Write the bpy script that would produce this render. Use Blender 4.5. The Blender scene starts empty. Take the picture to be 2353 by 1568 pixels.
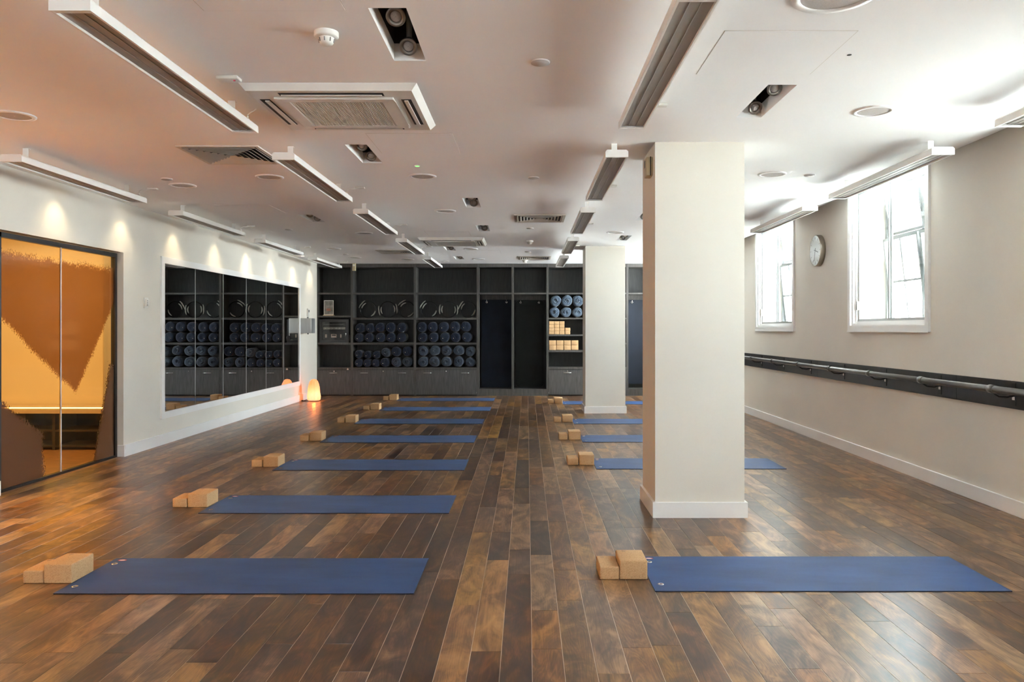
import bpy, bmesh, math, random
from mathutils import Vector, Matrix
random.seed(7)
C = bpy.context.scene.collection
PI = math.pi
# ---------------------------------------------------------------- metric frame of the room (metres; +Y runs away from the camera)
H = 1.31            # eye height
F = 1780.0          # focal length in pixels of the 2353 px wide frame
XL, XR = -4.16, 3.445
YB, YF = -4.6, 15.80
ZC = 2.62           # ceiling
SH = 15.34          # plane of the shelving front
# ---------------------------------------------------------------- camera
cd = bpy.data.cameras.new('camera'); cam = bpy.data.objects.new('camera', cd); C.objects.link(cam)
cam.location = (0, 0, H); cam.rotation_euler = (PI/2, 0, 0)
cd.sensor_width = 36.0; cd.lens = F/2353*36
cd.shift_x = -34.5/2353; cd.shift_y = -26/2353
cd.clip_start = 0.05; cd.clip_end = 200
bpy.context.scene.camera = cam
# ---------------------------------------------------------------- world, exposure
SC = bpy.context.scene
w = bpy.data.worlds.new('sky'); SC.world = w; w.use_nodes = True
bgn = w.node_tree.nodes['Background']
bgn.inputs['Color'].default_value = (0.87, 0.945, 1.0, 1); bgn.inputs['Strength'].default_value = 15.0
SC.view_settings.view_transform = 'Standard'; SC.view_settings.look = 'None'
SC.view_settings.exposure = 1.35; SC.view_settings.gamma = 1.0; SC.view_settings.use_curve_mapping = False
SC.cycles.use_denoising = True
try: SC.cycles.denoiser = 'OPENIMAGEDENOISE'
except Exception: pass
SC.cycles.max_bounces = 10; SC.cycles.diffuse_bounces = 6; SC.cycles.glossy_bounces = 5
SC.cycles.transparent_max_bounces = 12; SC.cycles.transmission_bounces = 6
SC.cycles.sample_clamp_indirect = 50.0
SC.cycles.caustics_reflective = False; SC.cycles.caustics_refractive = False
WINDOWS = [(9.956, 11.62), (6.61, 8.275), (3.27, 4.93), (-0.08, 1.58), (-3.42, -1.76), (13.30, 14.96)]
def light(name, kind, loc, energy, color, **kw):
    l = bpy.data.lights.new(name, kind); l.energy = energy; l.color = color
    rot = kw.pop('rot', (0, 0, 0))
    for k, v in kw.items(): setattr(l, k, v)
    o = bpy.data.objects.new(name, l); C.objects.link(o); o.location = loc; o.rotation_euler = rot
    return o
# sun over the roof: it strikes the pale yard wall outside and never enters the room directly
light('sun', 'SUN', (0, 5, 12), 66, (1.0, 0.98, 0.96), angle=math.radians(2), rot=(0, math.radians(-42), 0))
# added area lamps boosting the daylight in three windows out of view
for (a, b_), e_ in zip(WINDOWS[3:], (10, 10, 190)):
    light('window_daylight', 'AREA', (XR+0.44, (a+b_)/2, 2.03), e_, (0.93, 0.97, 1.0), shape='RECTANGLE', size=1.30, size_y=1.5, rot=(0, math.radians(120), 0))
# warm wall washers in a row above the left wall
WASH_Y = [4.54, 5.68, 6.82, 7.93, 9.10, 10.31, 11.46, 12.57, 13.74, 14.83]
for y in WASH_Y:
    light('wall_washer_lamp', 'SPOT', (-3.985, y, ZC-0.035), 6.5, (1.0, 0.80, 0.50), spot_size=math.radians(98), spot_blend=1.0, shadow_soft_size=0.03,
          rot=(0, math.radians(4), 0))
# lamps in the hall behind the gold doors
light('hall_ceiling_lamp', 'AREA', (-5.4, 7.4, 2.45), 21.5, (1.0, 0.84, 0.60), shape='RECTANGLE', size=1.2, size_y=1.8)
light('hall_ceiling_lamp', 'AREA', (-4.9, 5.05, 2.35), 105, (1.0, 0.84, 0.58), shape='RECTANGLE', size=0.6, size_y=1.4, rot=(0, math.radians(35), 0))
light('hall_ceiling_lamp', 'AREA', (-4.9, 2.5, 2.35), 78, (1.0, 0.84, 0.58), shape='RECTANGLE', size=0.6, size_y=1.4, rot=(0, math.radians(35), 0))
# ---------------------------------------------------------------- mesh helpers
class MB:
    def __init__(s): s.v = []; s.f = []; s.sm = []; s.mi = []
    def add(s, vs, fs, smooth=False, mi=0):
        n = len(s.v); s.v += [tuple(p) for p in vs]
        for f in fs: s.f.append(tuple(i+n for i in f)); s.sm.append(smooth); s.mi.append(mi)
        return s
    def box(s, x0, y0, z0, x1, y1, z1, mi=0):
        if x0 > x1: x0, x1 = x1, x0
        if y0 > y1: y0, y1 = y1, y0
        if z0 > z1: z0, z1 = z1, z0
        v = [(x0,y0,z0),(x1,y0,z0),(x1,y1,z0),(x0,y1,z0),(x0,y0,z1),(x1,y0,z1),(x1,y1,z1),(x0,y1,z1)]
        return s.add(v, [(0,3,2,1),(4,5,6,7),(0,1,5,4),(1,2,6,5),(2,3,7,6),(3,0,4,7)], False, mi)
    def prism(s, prof, a0, a1, axis='Y', mi=0, smooth=False):
        n = len(prof)
        def P(p, a): return {'Y': (p[0], a, p[1]), 'X': (a, p[0], p[1]), 'Z': (p[0], p[1], a)}[axis]
        v = [P(p, a0) for p in prof] + [P(p, a1) for p in prof]
        f = [(i, (i+1) % n, n+(i+1) % n, n+i) for i in range(n)]
        s.add(v, f, smooth, mi); s.add(v, [tuple(range(n))[::-1], tuple(range(n, 2*n))], False, mi)
        return s
    def lathe(s, prof, axis='Z', c=(0,0,0), n=24, smooth=True, mi=0, cap=False, jit=None):
        v = []; f = []; m = len(prof)
        for j, (r, h) in enumerate(prof):
            for i in range(n):
                a = 2*PI*i/n; rr = r*(jit(j, i) if jit else 1)
                x, y, z = rr*math.cos(a), rr*math.sin(a), h
                if axis == 'Y': x, y, z = x, z, y
                if axis == 'X': x, y, z = z, x, y
                v.append((x+c[0], y+c[1], z+c[2]))
        for j in range(m-1):
            for i in range(n):
                a, b = j*n+i, j*n+(i+1) % n
                f.append((a, b, b+n, a+n))
        s.add(v, f, smooth, mi)
        if cap: s.add(v[:n], [tuple(range(n))[::-1]], False, mi); s.add(v[-n:], [tuple(range(n))], False, mi)
        return s
    def cyl(s, c, r, h, axis='Z', n=20, mi=0, smooth=True):
        return s.lathe([(r, 0), (r, h)], axis, c, n, smooth, mi, True)
    def tube(s, pts, r, n=8, mi=0, closed=False):
        pts = [Vector(p) for p in pts]; rings = []; L = len(pts); v = []; f = []
        up = None
        for i, p in enumerate(pts):
            if closed: t = pts[(i+1) % L]-pts[i-1]
            else: t = pts[min(i+1, L-1)]-pts[max(i-1, 0)]
            t.normalize()
            if up is None: up = Vector((0,0,1)) if abs(t.z) < 0.9 else Vector((1,0,0))
            a = t.cross(up); a.normalize(); b = a.cross(t); up = b
            rr = r[i] if isinstance(r, (list, tuple)) else r
            for k in range(n):
                q = 2*PI*k/n; v.append(p+a*math.cos(q)*rr+b*math.sin(q)*rr)
        for i in range(L if closed else L-1):
            for k in range(n):
                a, b = i*n+k, i*n+(k+1) % n; c2, d2 = ((i+1) % L)*n+(k+1) % n, ((i+1) % L)*n+k
                f.append((a, b, c2, d2))
        s.add(v, f, True, mi)
        if not closed: s.add(v[:n], [tuple(range(n))], False, mi); s.add(v[-n:], [tuple(range(n))[::-1]], False, mi)
        return s
    def build(s, name, mat, parent=None, bevel=0, segs=2, loc=None, rot=None):
        me = bpy.data.meshes.new(name); me.from_pydata(s.v, [], s.f); me.update()
        for m in (mat if isinstance(mat, (list, tuple)) else [mat]): me.materials.append(m)
        me.polygons.foreach_set('use_smooth', s.sm); me.polygons.foreach_set('material_index', s.mi)
        bm = bmesh.new(); bm.from_mesh(me)
        bmesh.ops.remove_doubles(bm, verts=bm.verts, dist=1e-6)
        if bevel:
            ed = [e for e in bm.edges if len(e.link_faces) == 2 and e.calc_face_angle(0) > 0.5]
            bmesh.ops.bevel(bm, geom=ed, offset=bevel, segments=segs, affect='EDGES', profile=0.5)
            if segs > 1:
                for f in bm.faces: f.smooth = True
        bmesh.ops.recalc_face_normals(bm, faces=bm.faces)
        bm.to_mesh(me); bm.free()
        if bevel and segs > 1:
            try: me.set_sharp_from_angle(angle=math.radians(50))
            except Exception: pass
        o = bpy.data.objects.new(name, me); C.objects.link(o)
        if parent is not None: o.parent = parent
        if loc: o.location = loc
        if rot: o.rotation_euler = rot
        return o
def tag(o, label, cat, group=None, kind=None):
    if label: o['label'] = label
    if cat: o['category'] = cat
    if group: o['group'] = group
    if kind: o['kind'] = kind
    return o
def thing(name, label, cat, loc=(0,0,0), rotz=0, group=None):
    o = bpy.data.objects.new(name, None); C.objects.link(o); o.empty_display_size = 0.1
    o.location = loc; o.rotation_euler = (0, 0, rotz)
    return tag(o, label, cat, group)
def structure(name, loc=(0,0,0)):
    o = bpy.data.objects.new(name, None); C.objects.link(o); o.location = loc; o['kind'] = 'structure'; return o
def dup(o, loc=None, rotz=None, label=None, parent=None, group=None):
    c = o.copy(); C.objects.link(c)
    if parent is not None: c.parent = parent
    if loc is not None: c.location = loc
    if rotz is not None: c.rotation_euler = (0, 0, rotz)
    if label: c['label'] = label
    if group: c['group'] = group
    for ch in list(o.children): dup(ch, parent=c)
    return c
ORD = ['nearest', 'second', 'third', 'fourth', 'fifth', 'sixth', 'seventh', 'eighth']
# ---------------------------------------------------------------- materials
def nodes(name):
    m = bpy.data.materials.new(name); m.use_nodes = True; nt = m.node_tree
    return m, nt, nt.nodes['Principled BSDF']
def N(nt, t, **kw):
    n = nt.nodes.new(t)
    for k, v in kw.items(): setattr(n, k, v)
    return n
def ramp(nt, stops, fac):
    r = N(nt, 'ShaderNodeValToRGB'); e = r.color_ramp.elements
    while len(e) > 1: e.remove(e[-1])
    e[0].position = stops[0][0]; e[0].color = (*stops[0][1], 1)
    for p, c in stops[1:]: x = e.new(p); x.color = (*c, 1)
    nt.links.new(fac, r.inputs['Fac']); return r.outputs['Color']
def mat(name, col, rough=0.5, metal=0.0, spec=0.5, var=0.0, scale=6.0, stretch=(1,1,1), bump=0.0, bscale=200.0, coat=0.0, sheen=0.0, emit=None, es=0.0, detail=4.0):
    m, nt, b = nodes(name)
    b.inputs['Roughness'].default_value = rough; b.inputs['Metallic'].default_value = metal
    b.inputs['Specular IOR Level'].default_value = spec; b.inputs['Coat Weight'].default_value = coat
    if sheen: b.inputs['Sheen Weight'].default_value = sheen; b.inputs['Sheen Roughness'].default_value = 0.5
    b.inputs['Base Color'].default_value = (*col, 1)
    tc = N(nt, 'ShaderNodeTexCoord'); mp = N(nt, 'ShaderNodeMapping'); mp.inputs['Scale'].default_value = stretch
    nt.links.new(tc.outputs['Object'], mp.inputs['Vector'])
    if var:
        nz = N(nt, 'ShaderNodeTexNoise'); nz.inputs['Scale'].default_value = scale; nz.inputs['Detail'].default_value = detail
        nt.links.new(mp.outputs['Vector'], nz.inputs['Vector'])
        lo = tuple(max(0, c*(1-var)) for c in col); hi = tuple(min(1, c*(1+var)) for c in col)
        nt.links.new(ramp(nt, [(0.3, lo), (0.7, hi)], nz.outputs['Fac']), b.inputs['Base Color'])
    if bump:
        n2 = N(nt, 'ShaderNodeTexNoise'); n2.inputs['Scale'].default_value = bscale; n2.inputs['Detail'].default_value = 3
        nt.links.new(mp.outputs['Vector'], n2.inputs['Vector'])
        bp = N(nt, 'ShaderNodeBump'); bp.inputs['Strength'].default_value = bump; bp.inputs['Distance'].default_value = 0.002
        nt.links.new(n2.outputs['Fac'], bp.inputs['Height']); nt.links.new(bp.outputs['Normal'], b.inputs['Normal'])
    if emit:
        b.inputs['Emission Color'].default_value = (*emit, 1); b.inputs['Emission Strength'].default_value = es
    return m
M_wall = mat('greige_wall_paint', (0.71, 0.67, 0.60), 0.75, var=0.03, scale=1.5, bump=0.15, bscale=120, spec=0.3)
M_ceil = mat('white_ceiling_paint', (0.92, 0.92, 0.925), 0.85, var=0.02, scale=0.8, bump=0.1, bscale=90, spec=0.2)
M_trim = mat('white_gloss_paint', (0.82, 0.81, 0.80), 0.4, var=0.02, scale=3)
M_white = mat('white_powder_coat', (0.80, 0.79, 0.77), 0.45, var=0.02, scale=8)
M_plastic = mat('off_white_plastic', (0.74, 0.72, 0.68), 0.4, var=0.02, scale=8)
M_cream = mat('aged_cream_plastic', (0.50, 0.42, 0.26), 0.45, var=0.05, scale=10)
M_black = mat('black_metal', (0.012, 0.011, 0.011), 0.4, var=0.2, scale=10)
M_void = mat('black_cavity_lining', (0.012, 0.012, 0.012), 0.6, var=0.3, scale=6)
M_heat = mat('grey_anodised_heating_plate', (0.33, 0.30, 0.275), 0.5, metal=0.1, var=0.08, scale=30, stretch=(1, .1, 1))
M_rib = mat('bright_plate_rib', (0.42, 0.40, 0.38), 0.4, metal=0.5, var=0.05, scale=20)
M_steel = mat('brushed_steel', (0.38, 0.38, 0.37), 0.5, metal=1.0, var=0.08, scale=40, stretch=(1, 1, .05))
M_chrome = mat('chrome', (0.72, 0.70, 0.67), 0.18, metal=1.0, var=0.03)
M_nickel = mat('satin_nickel', (0.50, 0.46, 0.39), 0.35, metal=1.0, var=0.08, scale=20)
M_head = mat('dull_spotlight_metal', (0.22, 0.20, 0.18), 0.35, metal=0.7, var=0.1)
M_grey = mat('mid_grey_plastic', (0.20, 0.20, 0.20), 0.5, var=0.05)
M_mesh = mat('speaker_grille_cloth', (0.50, 0.47, 0.45), 0.7, var=0.12, scale=300)
M_cable = mat('white_cable_sheath', (0.78, 0.77, 0.75), 0.5, var=0.02)
M_dark = mat('dark_slot', (0.02, 0.018, 0.016), 0.7, var=0.2)
M_slat = mat('diffuser_vane_white', (0.62, 0.58, 0.52), 0.5, var=0.03)
def wood_dark(name, base, k):
    m, nt, b = nodes(name)
    tc = N(nt, 'ShaderNodeTexCoord'); mp = N(nt, 'ShaderNodeMapping'); mp.inputs['Scale'].default_value = (60, 60, 3)
    nt.links.new(tc.outputs['Object'], mp.inputs['Vector'])
    nz = N(nt, 'ShaderNodeTexNoise'); nz.inputs['Scale'].default_value = 1.6; nz.inputs['Detail'].default_value = 6
    nt.links.new(mp.outputs['Vector'], nz.inputs['Vector'])
    nt.links.new(ramp(nt, [(0.3, tuple(c*(1-k) for c in base)), (0.72, tuple(c*(1+k) for c in base))], nz.outputs['Fac']), b.inputs['Base Color'])
    b.inputs['Roughness'].default_value = 0.5; b.inputs['Specular IOR Level'].default_value = 0.35
    return m
M_shelf = wood_dark('charcoal_oak_laminate', (0.070, 0.064, 0.058), 0.35)
M_back = wood_dark('charcoal_back_board', (0.026, 0.025, 0.024), 0.35)  # laminate darkened to put the shade inside the shelving into its colour
M_drawer = wood_dark('charcoal_flap_laminate', (0.078, 0.073, 0.069), 0.35)
def floor_mat():
    m, nt, b = nodes('walnut_floorboard')
    L = nt.links
    geo = N(nt, 'ShaderNodeNewGeometry'); at = N(nt, 'ShaderNodeAttribute', attribute_name='board'); sep = N(nt, 'ShaderNodeSeparateColor')
    L.new(at.outputs['Color'], sep.inputs['Color'])
    off = N(nt, 'ShaderNodeVectorMath', operation='MULTIPLY'); L.new(at.outputs['Color'], off.inputs[0]); off.inputs[1].default_value = (37, 53, 0)
    pos = N(nt, 'ShaderNodeVectorMath', operation='ADD'); L.new(geo.outputs['Position'], pos.inputs[0]); L.new(off.outputs[0], pos.inputs[1])
    def noise(scale, st, det, dist=0.0, rough=0.5):
        mp = N(nt, 'ShaderNodeMapping'); mp.inputs['Scale'].default_value = st; L.new(pos.outputs[0], mp.inputs['Vector'])
        n = N(nt, 'ShaderNodeTexNoise'); n.inputs['Scale'].default_value = scale; n.inputs['Detail'].default_value = det
        n.inputs['Distortion'].default_value = dist; n.inputs['Roughness'].default_value = rough
        L.new(mp.outputs['Vector'], n.inputs['Vector']); return n.outputs['Fac']
    big = noise(2.6, (2.6, 1.0, 1), 5, 1.7, 0.55)           # cloudy light and dark figure
    fine = noise(1.0, (130, 5, 1), 4, 1.2, 0.6)         # straight grain
    # cathedral rings
    mpw = N(nt, 'ShaderNodeMapping'); mpw.inputs['Scale'].default_value = (9.0, 1.1, 1); L.new(pos.outputs[0], mpw.inputs['Vector'])
    wv = N(nt, 'ShaderNodeTexNoise'); wv.inputs['Scale'].default_value = 0.9; wv.inputs['Detail'].default_value = 1.5; wv.inputs['Distortion'].default_value = 0.8
    L.new(mpw.outputs['Vector'], wv.inputs['Vector'])
    mu = N(nt, 'ShaderNodeMath', operation='MULTIPLY'); L.new(wv.outputs['Fac'], mu.inputs[0]); mu.inputs[1].default_value = 150
    sn = N(nt, 'ShaderNodeMath', operation='SINE'); L.new(mu.outputs[0], sn.inputs[0])
    def ma(op, a, bb, c=None):
        n = N(nt, 'ShaderNodeMath', operation=op)
        for i, x in enumerate([a, bb] + ([c] if c is not None else [])):
            if isinstance(x, (int, float)): n.inputs[i].default_value = x
            else: L.new(x, n.inputs[i])
        return n.outputs[0]
    v = ma('MULTIPLY_ADD', sn.outputs[0], 0.034, big)
    v = ma('MULTIPLY_ADD', ma('SUBTRACT', fine, 0.5), 0.34, v)
    v = ma('MULTIPLY_ADD', ma('SUBTRACT', sep.outputs['Red'], 0.5), 0.30, v)
    col = ramp(nt, [(0.20, (0.028, 0.015, 0.010)), (0.40, (0.075, 0.038, 0.020)), (0.54, (0.150, 0.078, 0.036)), (0.70, (0.31, 0.17, 0.075)), (0.88, (0.46, 0.27, 0.125))], v)
    hs = N(nt, 'ShaderNodeHueSaturation'); L.new(col, hs.inputs['Color'])
    L.new(ma('MULTIPLY_ADD', sep.outputs['Green'], 0.014, 0.492), hs.inputs['Hue']); L.new(ma('MULTIPLY_ADD', sep.outputs['Blue'], 0.30, 0.92), hs.inputs['Saturation'])
    L.new(hs.outputs['Color'], b.inputs['Base Color'])
    L.new(ma('MULTIPLY_ADD', fine, 0.06, 0.275), b.inputs['Roughness'])
    b.inputs['Specular IOR Level'].default_value = 0.75
    bp = N(nt, 'ShaderNodeBump'); bp.inputs['Strength'].default_value = 0.06; bp.inputs['Distance'].default_value = 0.001
    L.new(fine, bp.inputs['Height']); L.new(bp.outputs['Normal'], b.inputs['Normal'])
    return m
M_floor = floor_mat()
M_filler = mat('pale_joint_filler', (0.66, 0.56, 0.45), 0.5, var=0.3, scale=3)
def cork():
    m, nt, b = nodes('cork'); L = nt.links
    tc = N(nt, 'ShaderNodeTexCoord'); vo = N(nt, 'ShaderNodeTexVoronoi'); vo.inputs['Scale'].default_value = 330
    L.new(tc.outputs['Object'], vo.inputs['Vector'])
    c = ramp(nt, [(0.0, (0.40, 0.23, 0.10)), (0.15, (0.50, 0.30, 0.145)), (0.9, (0.58, 0.37, 0.19))], N(nt, 'ShaderNodeSeparateColor').outputs[0])
    sp = [n for n in nt.nodes if n.bl_idname == 'ShaderNodeSeparateColor'][0]; L.new(vo.outputs['Color'], sp.inputs['Color'])
    L.new(c, b.inputs['Base Color']); b.inputs['Roughness'].default_value = 0.8; b.inputs['Specular IOR Level'].default_value = 0.25
    bp = N(nt, 'ShaderNodeBump'); bp.inputs['Strength'].default_value = 0.2; bp.inputs['Distance'].default_value = 0.001
    L.new(vo.outputs['Distance'], bp.inputs['Height']); L.new(bp.outputs['Normal'], b.inputs['Normal'])
    return m
M_cork = cork()
M_ink = mat('grey_printed_ink', (0.22, 0.17, 0.12), 0.7, var=0.1)
M_mat = mat('navy_mat_rubber', (0.028, 0.069, 0.185), 0.48, var=0.25, scale=3.5, stretch=(.6, 1.6, 1), bump=0.35, bscale=450, spec=0.25, sheen=0.03, detail=8)
M_matedge = mat('dark_mat_edge', (0.012, 0.016, 0.035), 0.7, var=0.1)
M_matnavy = mat('navy_hanging_mat', (0.010, 0.013, 0.022), 0.6, spec=0.15, var=0.2, scale=4, bump=0.2, bscale=300)
M_matblack = mat('black_hanging_mat', (0.010, 0.011, 0.010), 0.6, spec=0.15, var=0.2, scale=4, bump=0.2, bscale=300)
M_red = mat('red_label_print', (0.62, 0.03, 0.06), 0.5, var=0.05)
M_labelw = mat('white_label_print', (0.85, 0.80, 0.80), 0.5, var=0.02)
M_felt = mat('navy_felt', (0.014, 0.021, 0.040), 0.95, var=0.45, scale=70, bump=0.9, bscale=220, sheen=0.3, spec=0.2)
M_cloth = mat('blue_grey_blanket_cloth', (0.032, 0.045, 0.066), 0.9, var=0.35, scale=40, bump=0.8, bscale=120, sheen=0.4, spec=0.2)
M_clothfar = mat('slate_blue_bolster_cloth', (0.060, 0.085, 0.120), 0.9, var=0.35, scale=40, bump=0.8, bscale=120, sheen=0.4, spec=0.2)
M_stud = mat('pale_stud', (0.75, 0.62, 0.48), 0.3, var=0.02)
M_ring = mat('gloss_black_hoop', (0.012, 0.012, 0.012), 0.18, var=0.1)
M_pad = mat('grey_grip_pad', (0.55, 0.52, 0.45), 0.35, var=0.1, scale=30)
M_barre = mat('gunmetal_rail', (0.17, 0.165, 0.16), 0.28, metal=0.75, var=0.05)
M_board = mat('black_barre_board', (0.022, 0.021, 0.021), 0.38, var=0.2, scale=20)
M_paper = mat('pink_paper_label', (0.62, 0.48, 0.40), 0.7, var=0.04)
M_print = mat('grey_poster_print', (0.18, 0.17, 0.16), 0.6, var=0.45, scale=14)
M_orange = mat('orange_print', (0.60, 0.13, 0.05), 0.6, var=0.1)
M_acryl = mat('clear_acrylic_edge', (0.72, 0.68, 0.64), 0.15, var=0.02)
M_brass = mat('brass', (0.55, 0.38, 0.16), 0.3, metal=1.0, var=0.05)
M_case = mat('weathered_grey_white_frame', (0.16, 0.17, 0.17), 0.5, var=0.08)  # white frames, colour darkened so they look backlit against the sky
M_sash = mat('grey_white_sash_paint', (0.42, 0.44, 0.44), 0.4, var=0.03)  # white sash greyed to carry its backlit shade in the colour
M_ext = mat('pale_render', (0.80, 0.79, 0.76), 0.85, var=0.06, scale=2)
M_extbrick = mat('apricot_facade', (0.62, 0.45, 0.32), 0.85, var=0.1, scale=2)
M_tubeext = mat('galvanised_tube', (0.035, 0.037, 0.040), 0.5, metal=0.2, var=0.1)
M_green = mat('green_indicator', (0.1, 0.7, 0.1), 0.4, emit=(0.15, 1.0, 0.12), es=1.5, var=0.01)
M_lens = mat('lit_downlight_lens', (0.9, 0.85, 0.7), 0.4, emit=(1.0, 0.84, 0.6), es=6.0, var=0.01)
M_strip = mat('lit_led_strip', (1.0, 0.9, 0.7), 0.4, emit=(1.0, 0.80, 0.45), es=3.5, var=0.01)
M_hallw = mat('warm_hall_plaster', (0.72, 0.62, 0.46), 0.7, var=0.03, scale=2)
M_bench = mat('dark_bench_board', (0.035, 0.025, 0.018), 0.5, var=0.3, scale=12)
M_benchtop = mat('pale_bench_top', (0.62, 0.50, 0.36), 0.45, var=0.05)
def mirror_mat():
    m, nt, b = nodes('silvered_mirror'); b.inputs['Metallic'].default_value = 1; b.inputs['Roughness'].default_value = 0.0
    tc = N(nt, 'ShaderNodeTexCoord'); nz = N(nt, 'ShaderNodeTexNoise'); nz.inputs['Scale'].default_value = 1.2; nt.links.new(tc.outputs['Object'], nz.inputs['Vector'])
    nt.links.new(ramp(nt, [(0.3, (0.80, 0.81, 0.81)), (0.7, (0.84, 0.85, 0.85))], nz.outputs['Fac']), b.inputs['Base Color']); return m
M_mirror = mirror_mat()
def schlick(nt, r0):
    lw = N(nt, 'ShaderNodeLayerWeight'); lw.inputs['Blend'].default_value = 0.5
    p = N(nt, 'ShaderNodeMath', operation='POWER'); nt.links.new(lw.outputs['Facing'], p.inputs[0]); p.inputs[1].default_value = 5.0
    q = N(nt, 'ShaderNodeMath', operation='MULTIPLY_ADD'); nt.links.new(p.outputs[0], q.inputs[0]); q.inputs[1].default_value = 1-r0; q.inputs[2].default_value = r0
    return q.outputs[0]
def pane(name, tint, refl=0.06, rough=0.02):
    m, nt, b = nodes(name); L = nt.links; nt.nodes.remove(b); out = nt.nodes['Material Output']
    tr = N(nt, 'ShaderNodeBsdfTransparent'); tr.inputs['Color'].default_value = (*tint, 1)
    gl = N(nt, 'ShaderNodeBsdfGlossy'); gl.inputs['Roughness'].default_value = rough
    mx = N(nt, 'ShaderNodeMixShader'); L.new(schlick(nt, 0.04), mx.inputs[0]); L.new(tr.outputs[0], mx.inputs[1]); L.new(gl.outputs[0], mx.inputs[2])
    L.new(mx.outputs[0], out.inputs['Surface']); return m
M_pane = pane('clear_window_glass', (0.95, 0.97, 0.97))
M_pane2 = pane('clear_case_glass', (0.85, 0.85, 0.85))
def gold_glass():
    # amber tinted glass with a sprayed bronze film; the film's outline is a shape in door coordinates (object Y = along, Z = up)
    m, nt, b = nodes('gold_film_glass'); L = nt.links; nt.nodes.remove(b); out = nt.nodes['Material Output']
    tc = N(nt, 'ShaderNodeTexCoord'); sx = N(nt, 'ShaderNodeSeparateXYZ'); L.new(tc.outputs['Object'], sx.inputs[0])
    def ma(op, a, bb=None, c=None):
        n = N(nt, 'ShaderNodeMath', operation=op)
        for i, x in enumerate([a, bb, c]):
            if x is None: continue
            if isinstance(x, (int, float)): n.inputs[i].default_value = x
            else: L.new(x, n.inputs[i])
        return n.outputs[0]
    n1 = N(nt, 'ShaderNodeTexNoise'); n1.inputs['Scale'].default_value = 70; n1.inputs['Detail'].default_value = 5
    mp = N(nt, 'ShaderNodeMapping'); mp.inputs['Scale'].default_value = (1, 1, 0.7); L.new(tc.outputs['Object'], mp.inputs['Vector']); L.new(mp.outputs[0], n1.inputs['Vector'])
    n2 = N(nt, 'ShaderNodeTexNoise'); n2.inputs['Scale'].default_value = 7; n2.inputs['Detail'].default_value = 3; L.new(mp.outputs[0], n2.inputs['Vector'])
    jit = ma('ADD', ma('MULTIPLY', ma('SUBTRACT', n1.outputs['Fac'], 0.5), 0.55), ma('MULTIPLY', ma('SUBTRACT', n2.outputs['Fac'], 0.5), 0.25))
    y, z = ma('SUBTRACT', sx.outputs['Y'], 0.07), sx.outputs['Z']
    # upper V: edges meet at (1.10, 0.72); left edge climbs to (0.05, 1.42), right edge to (1.72, 1.52)
    vl = ma('MULTIPLY_ADD', y, -0.667, 1.454); vr = ma('MULTIPLY_ADD', y, 1.29, -0.70)
    vee = ma('SUBTRACT', z, ma('MAXIMUM', vl, vr))
    top = ma('SUBTRACT', 1.93, z)                                   # clear again near the head
    upper = ma('MINIMUM', vee, ma('MULTIPLY', top, 0.9))
    # lower left corner and lower right sliver
    # lower left corner: boundary falls from (0, .74) through (.3, .55), (.62, .40) to (.75, 0)
    q = ma('SUBTRACT', ma('MULTIPLY_ADD', y, -0.60, 0.76), z)
    low = ma('MINIMUM', q, ma('SUBTRACT', 0.60, y))
    lr = ma('SUBTRACT', ma('MULTIPLY_ADD', ma('SUBTRACT', z, 0.3), -0.30, y), 1.50)
    lr = ma('MINIMUM', lr, ma('SUBTRACT', 0.95, z))
    film = ma('MAXIMUM', ma('MAXIMUM', upper, ma('MULTIPLY', low, 1.0)), lr)
    mask = ma('MULTIPLY_ADD', ma('ADD', film, ma('MULTIPLY', jit, 0.36)), 60.0, 0.5)
    mask.node.use_clamp = True
    tr = N(nt, 'ShaderNodeBsdfTransparent'); tr.inputs['Color'].default_value = (1.0, 0.86, 0.58, 1)
    tr2 = N(nt, 'ShaderNodeBsdfTransparent'); tr2.inputs['Color'].default_value = (0.64, 0.44, 0.25, 1)
    tl = N(nt, 'ShaderNodeBsdfTranslucent'); tl.inputs['Color'].default_value = (0.75, 0.42, 0.17, 1)
    df = N(nt, 'ShaderNodeBsdfDiffuse'); df.inputs['Color'].default_value = (0.16, 0.075, 0.04, 1)
    gl = N(nt, 'ShaderNodeBsdfGlossy'); gl.inputs['Roughness'].default_value = 0.06; gl.inputs['Color'].default_value = (1, .9, .7, 1)
    a = N(nt, 'ShaderNodeMixShader'); a.inputs[0].default_value = 0.15; L.new(tr2.outputs[0], a.inputs[1]); L.new(tl.outputs[0], a.inputs[2])
    bb = N(nt, 'ShaderNodeMixShader'); 
    dens = ma('MULTIPLY_ADD', ma('GREATER_THAN', ma('ADD', ma('MAXIMUM', low, lr), ma('MULTIPLY', jit, 0.36)), 0.0), 0.62, 0.12); L.new(dens, bb.inputs[0]); L.new(a.outputs[0], bb.inputs[1]); L.new(df.outputs[0], bb.inputs[2])
    c = N(nt, 'ShaderNodeMixShader'); L.new(mask, c.inputs[0]); L.new(tr.outputs[0], c.inputs[1]); L.new(bb.outputs[0], c.inputs[2])
    d = N(nt, 'ShaderNodeMixShader'); L.new(schlick(nt, 0.05), d.inputs[0]); L.new(c.outputs[0], d.inputs[1]); L.new(gl.outputs[0], d.inputs[2])
    L.new(d.outputs[0], out.inputs['Surface']); return m
M_gold = gold_glass()
M_amber = pane('clear_amber_glass', (1.0, 0.84, 0.58))
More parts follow.
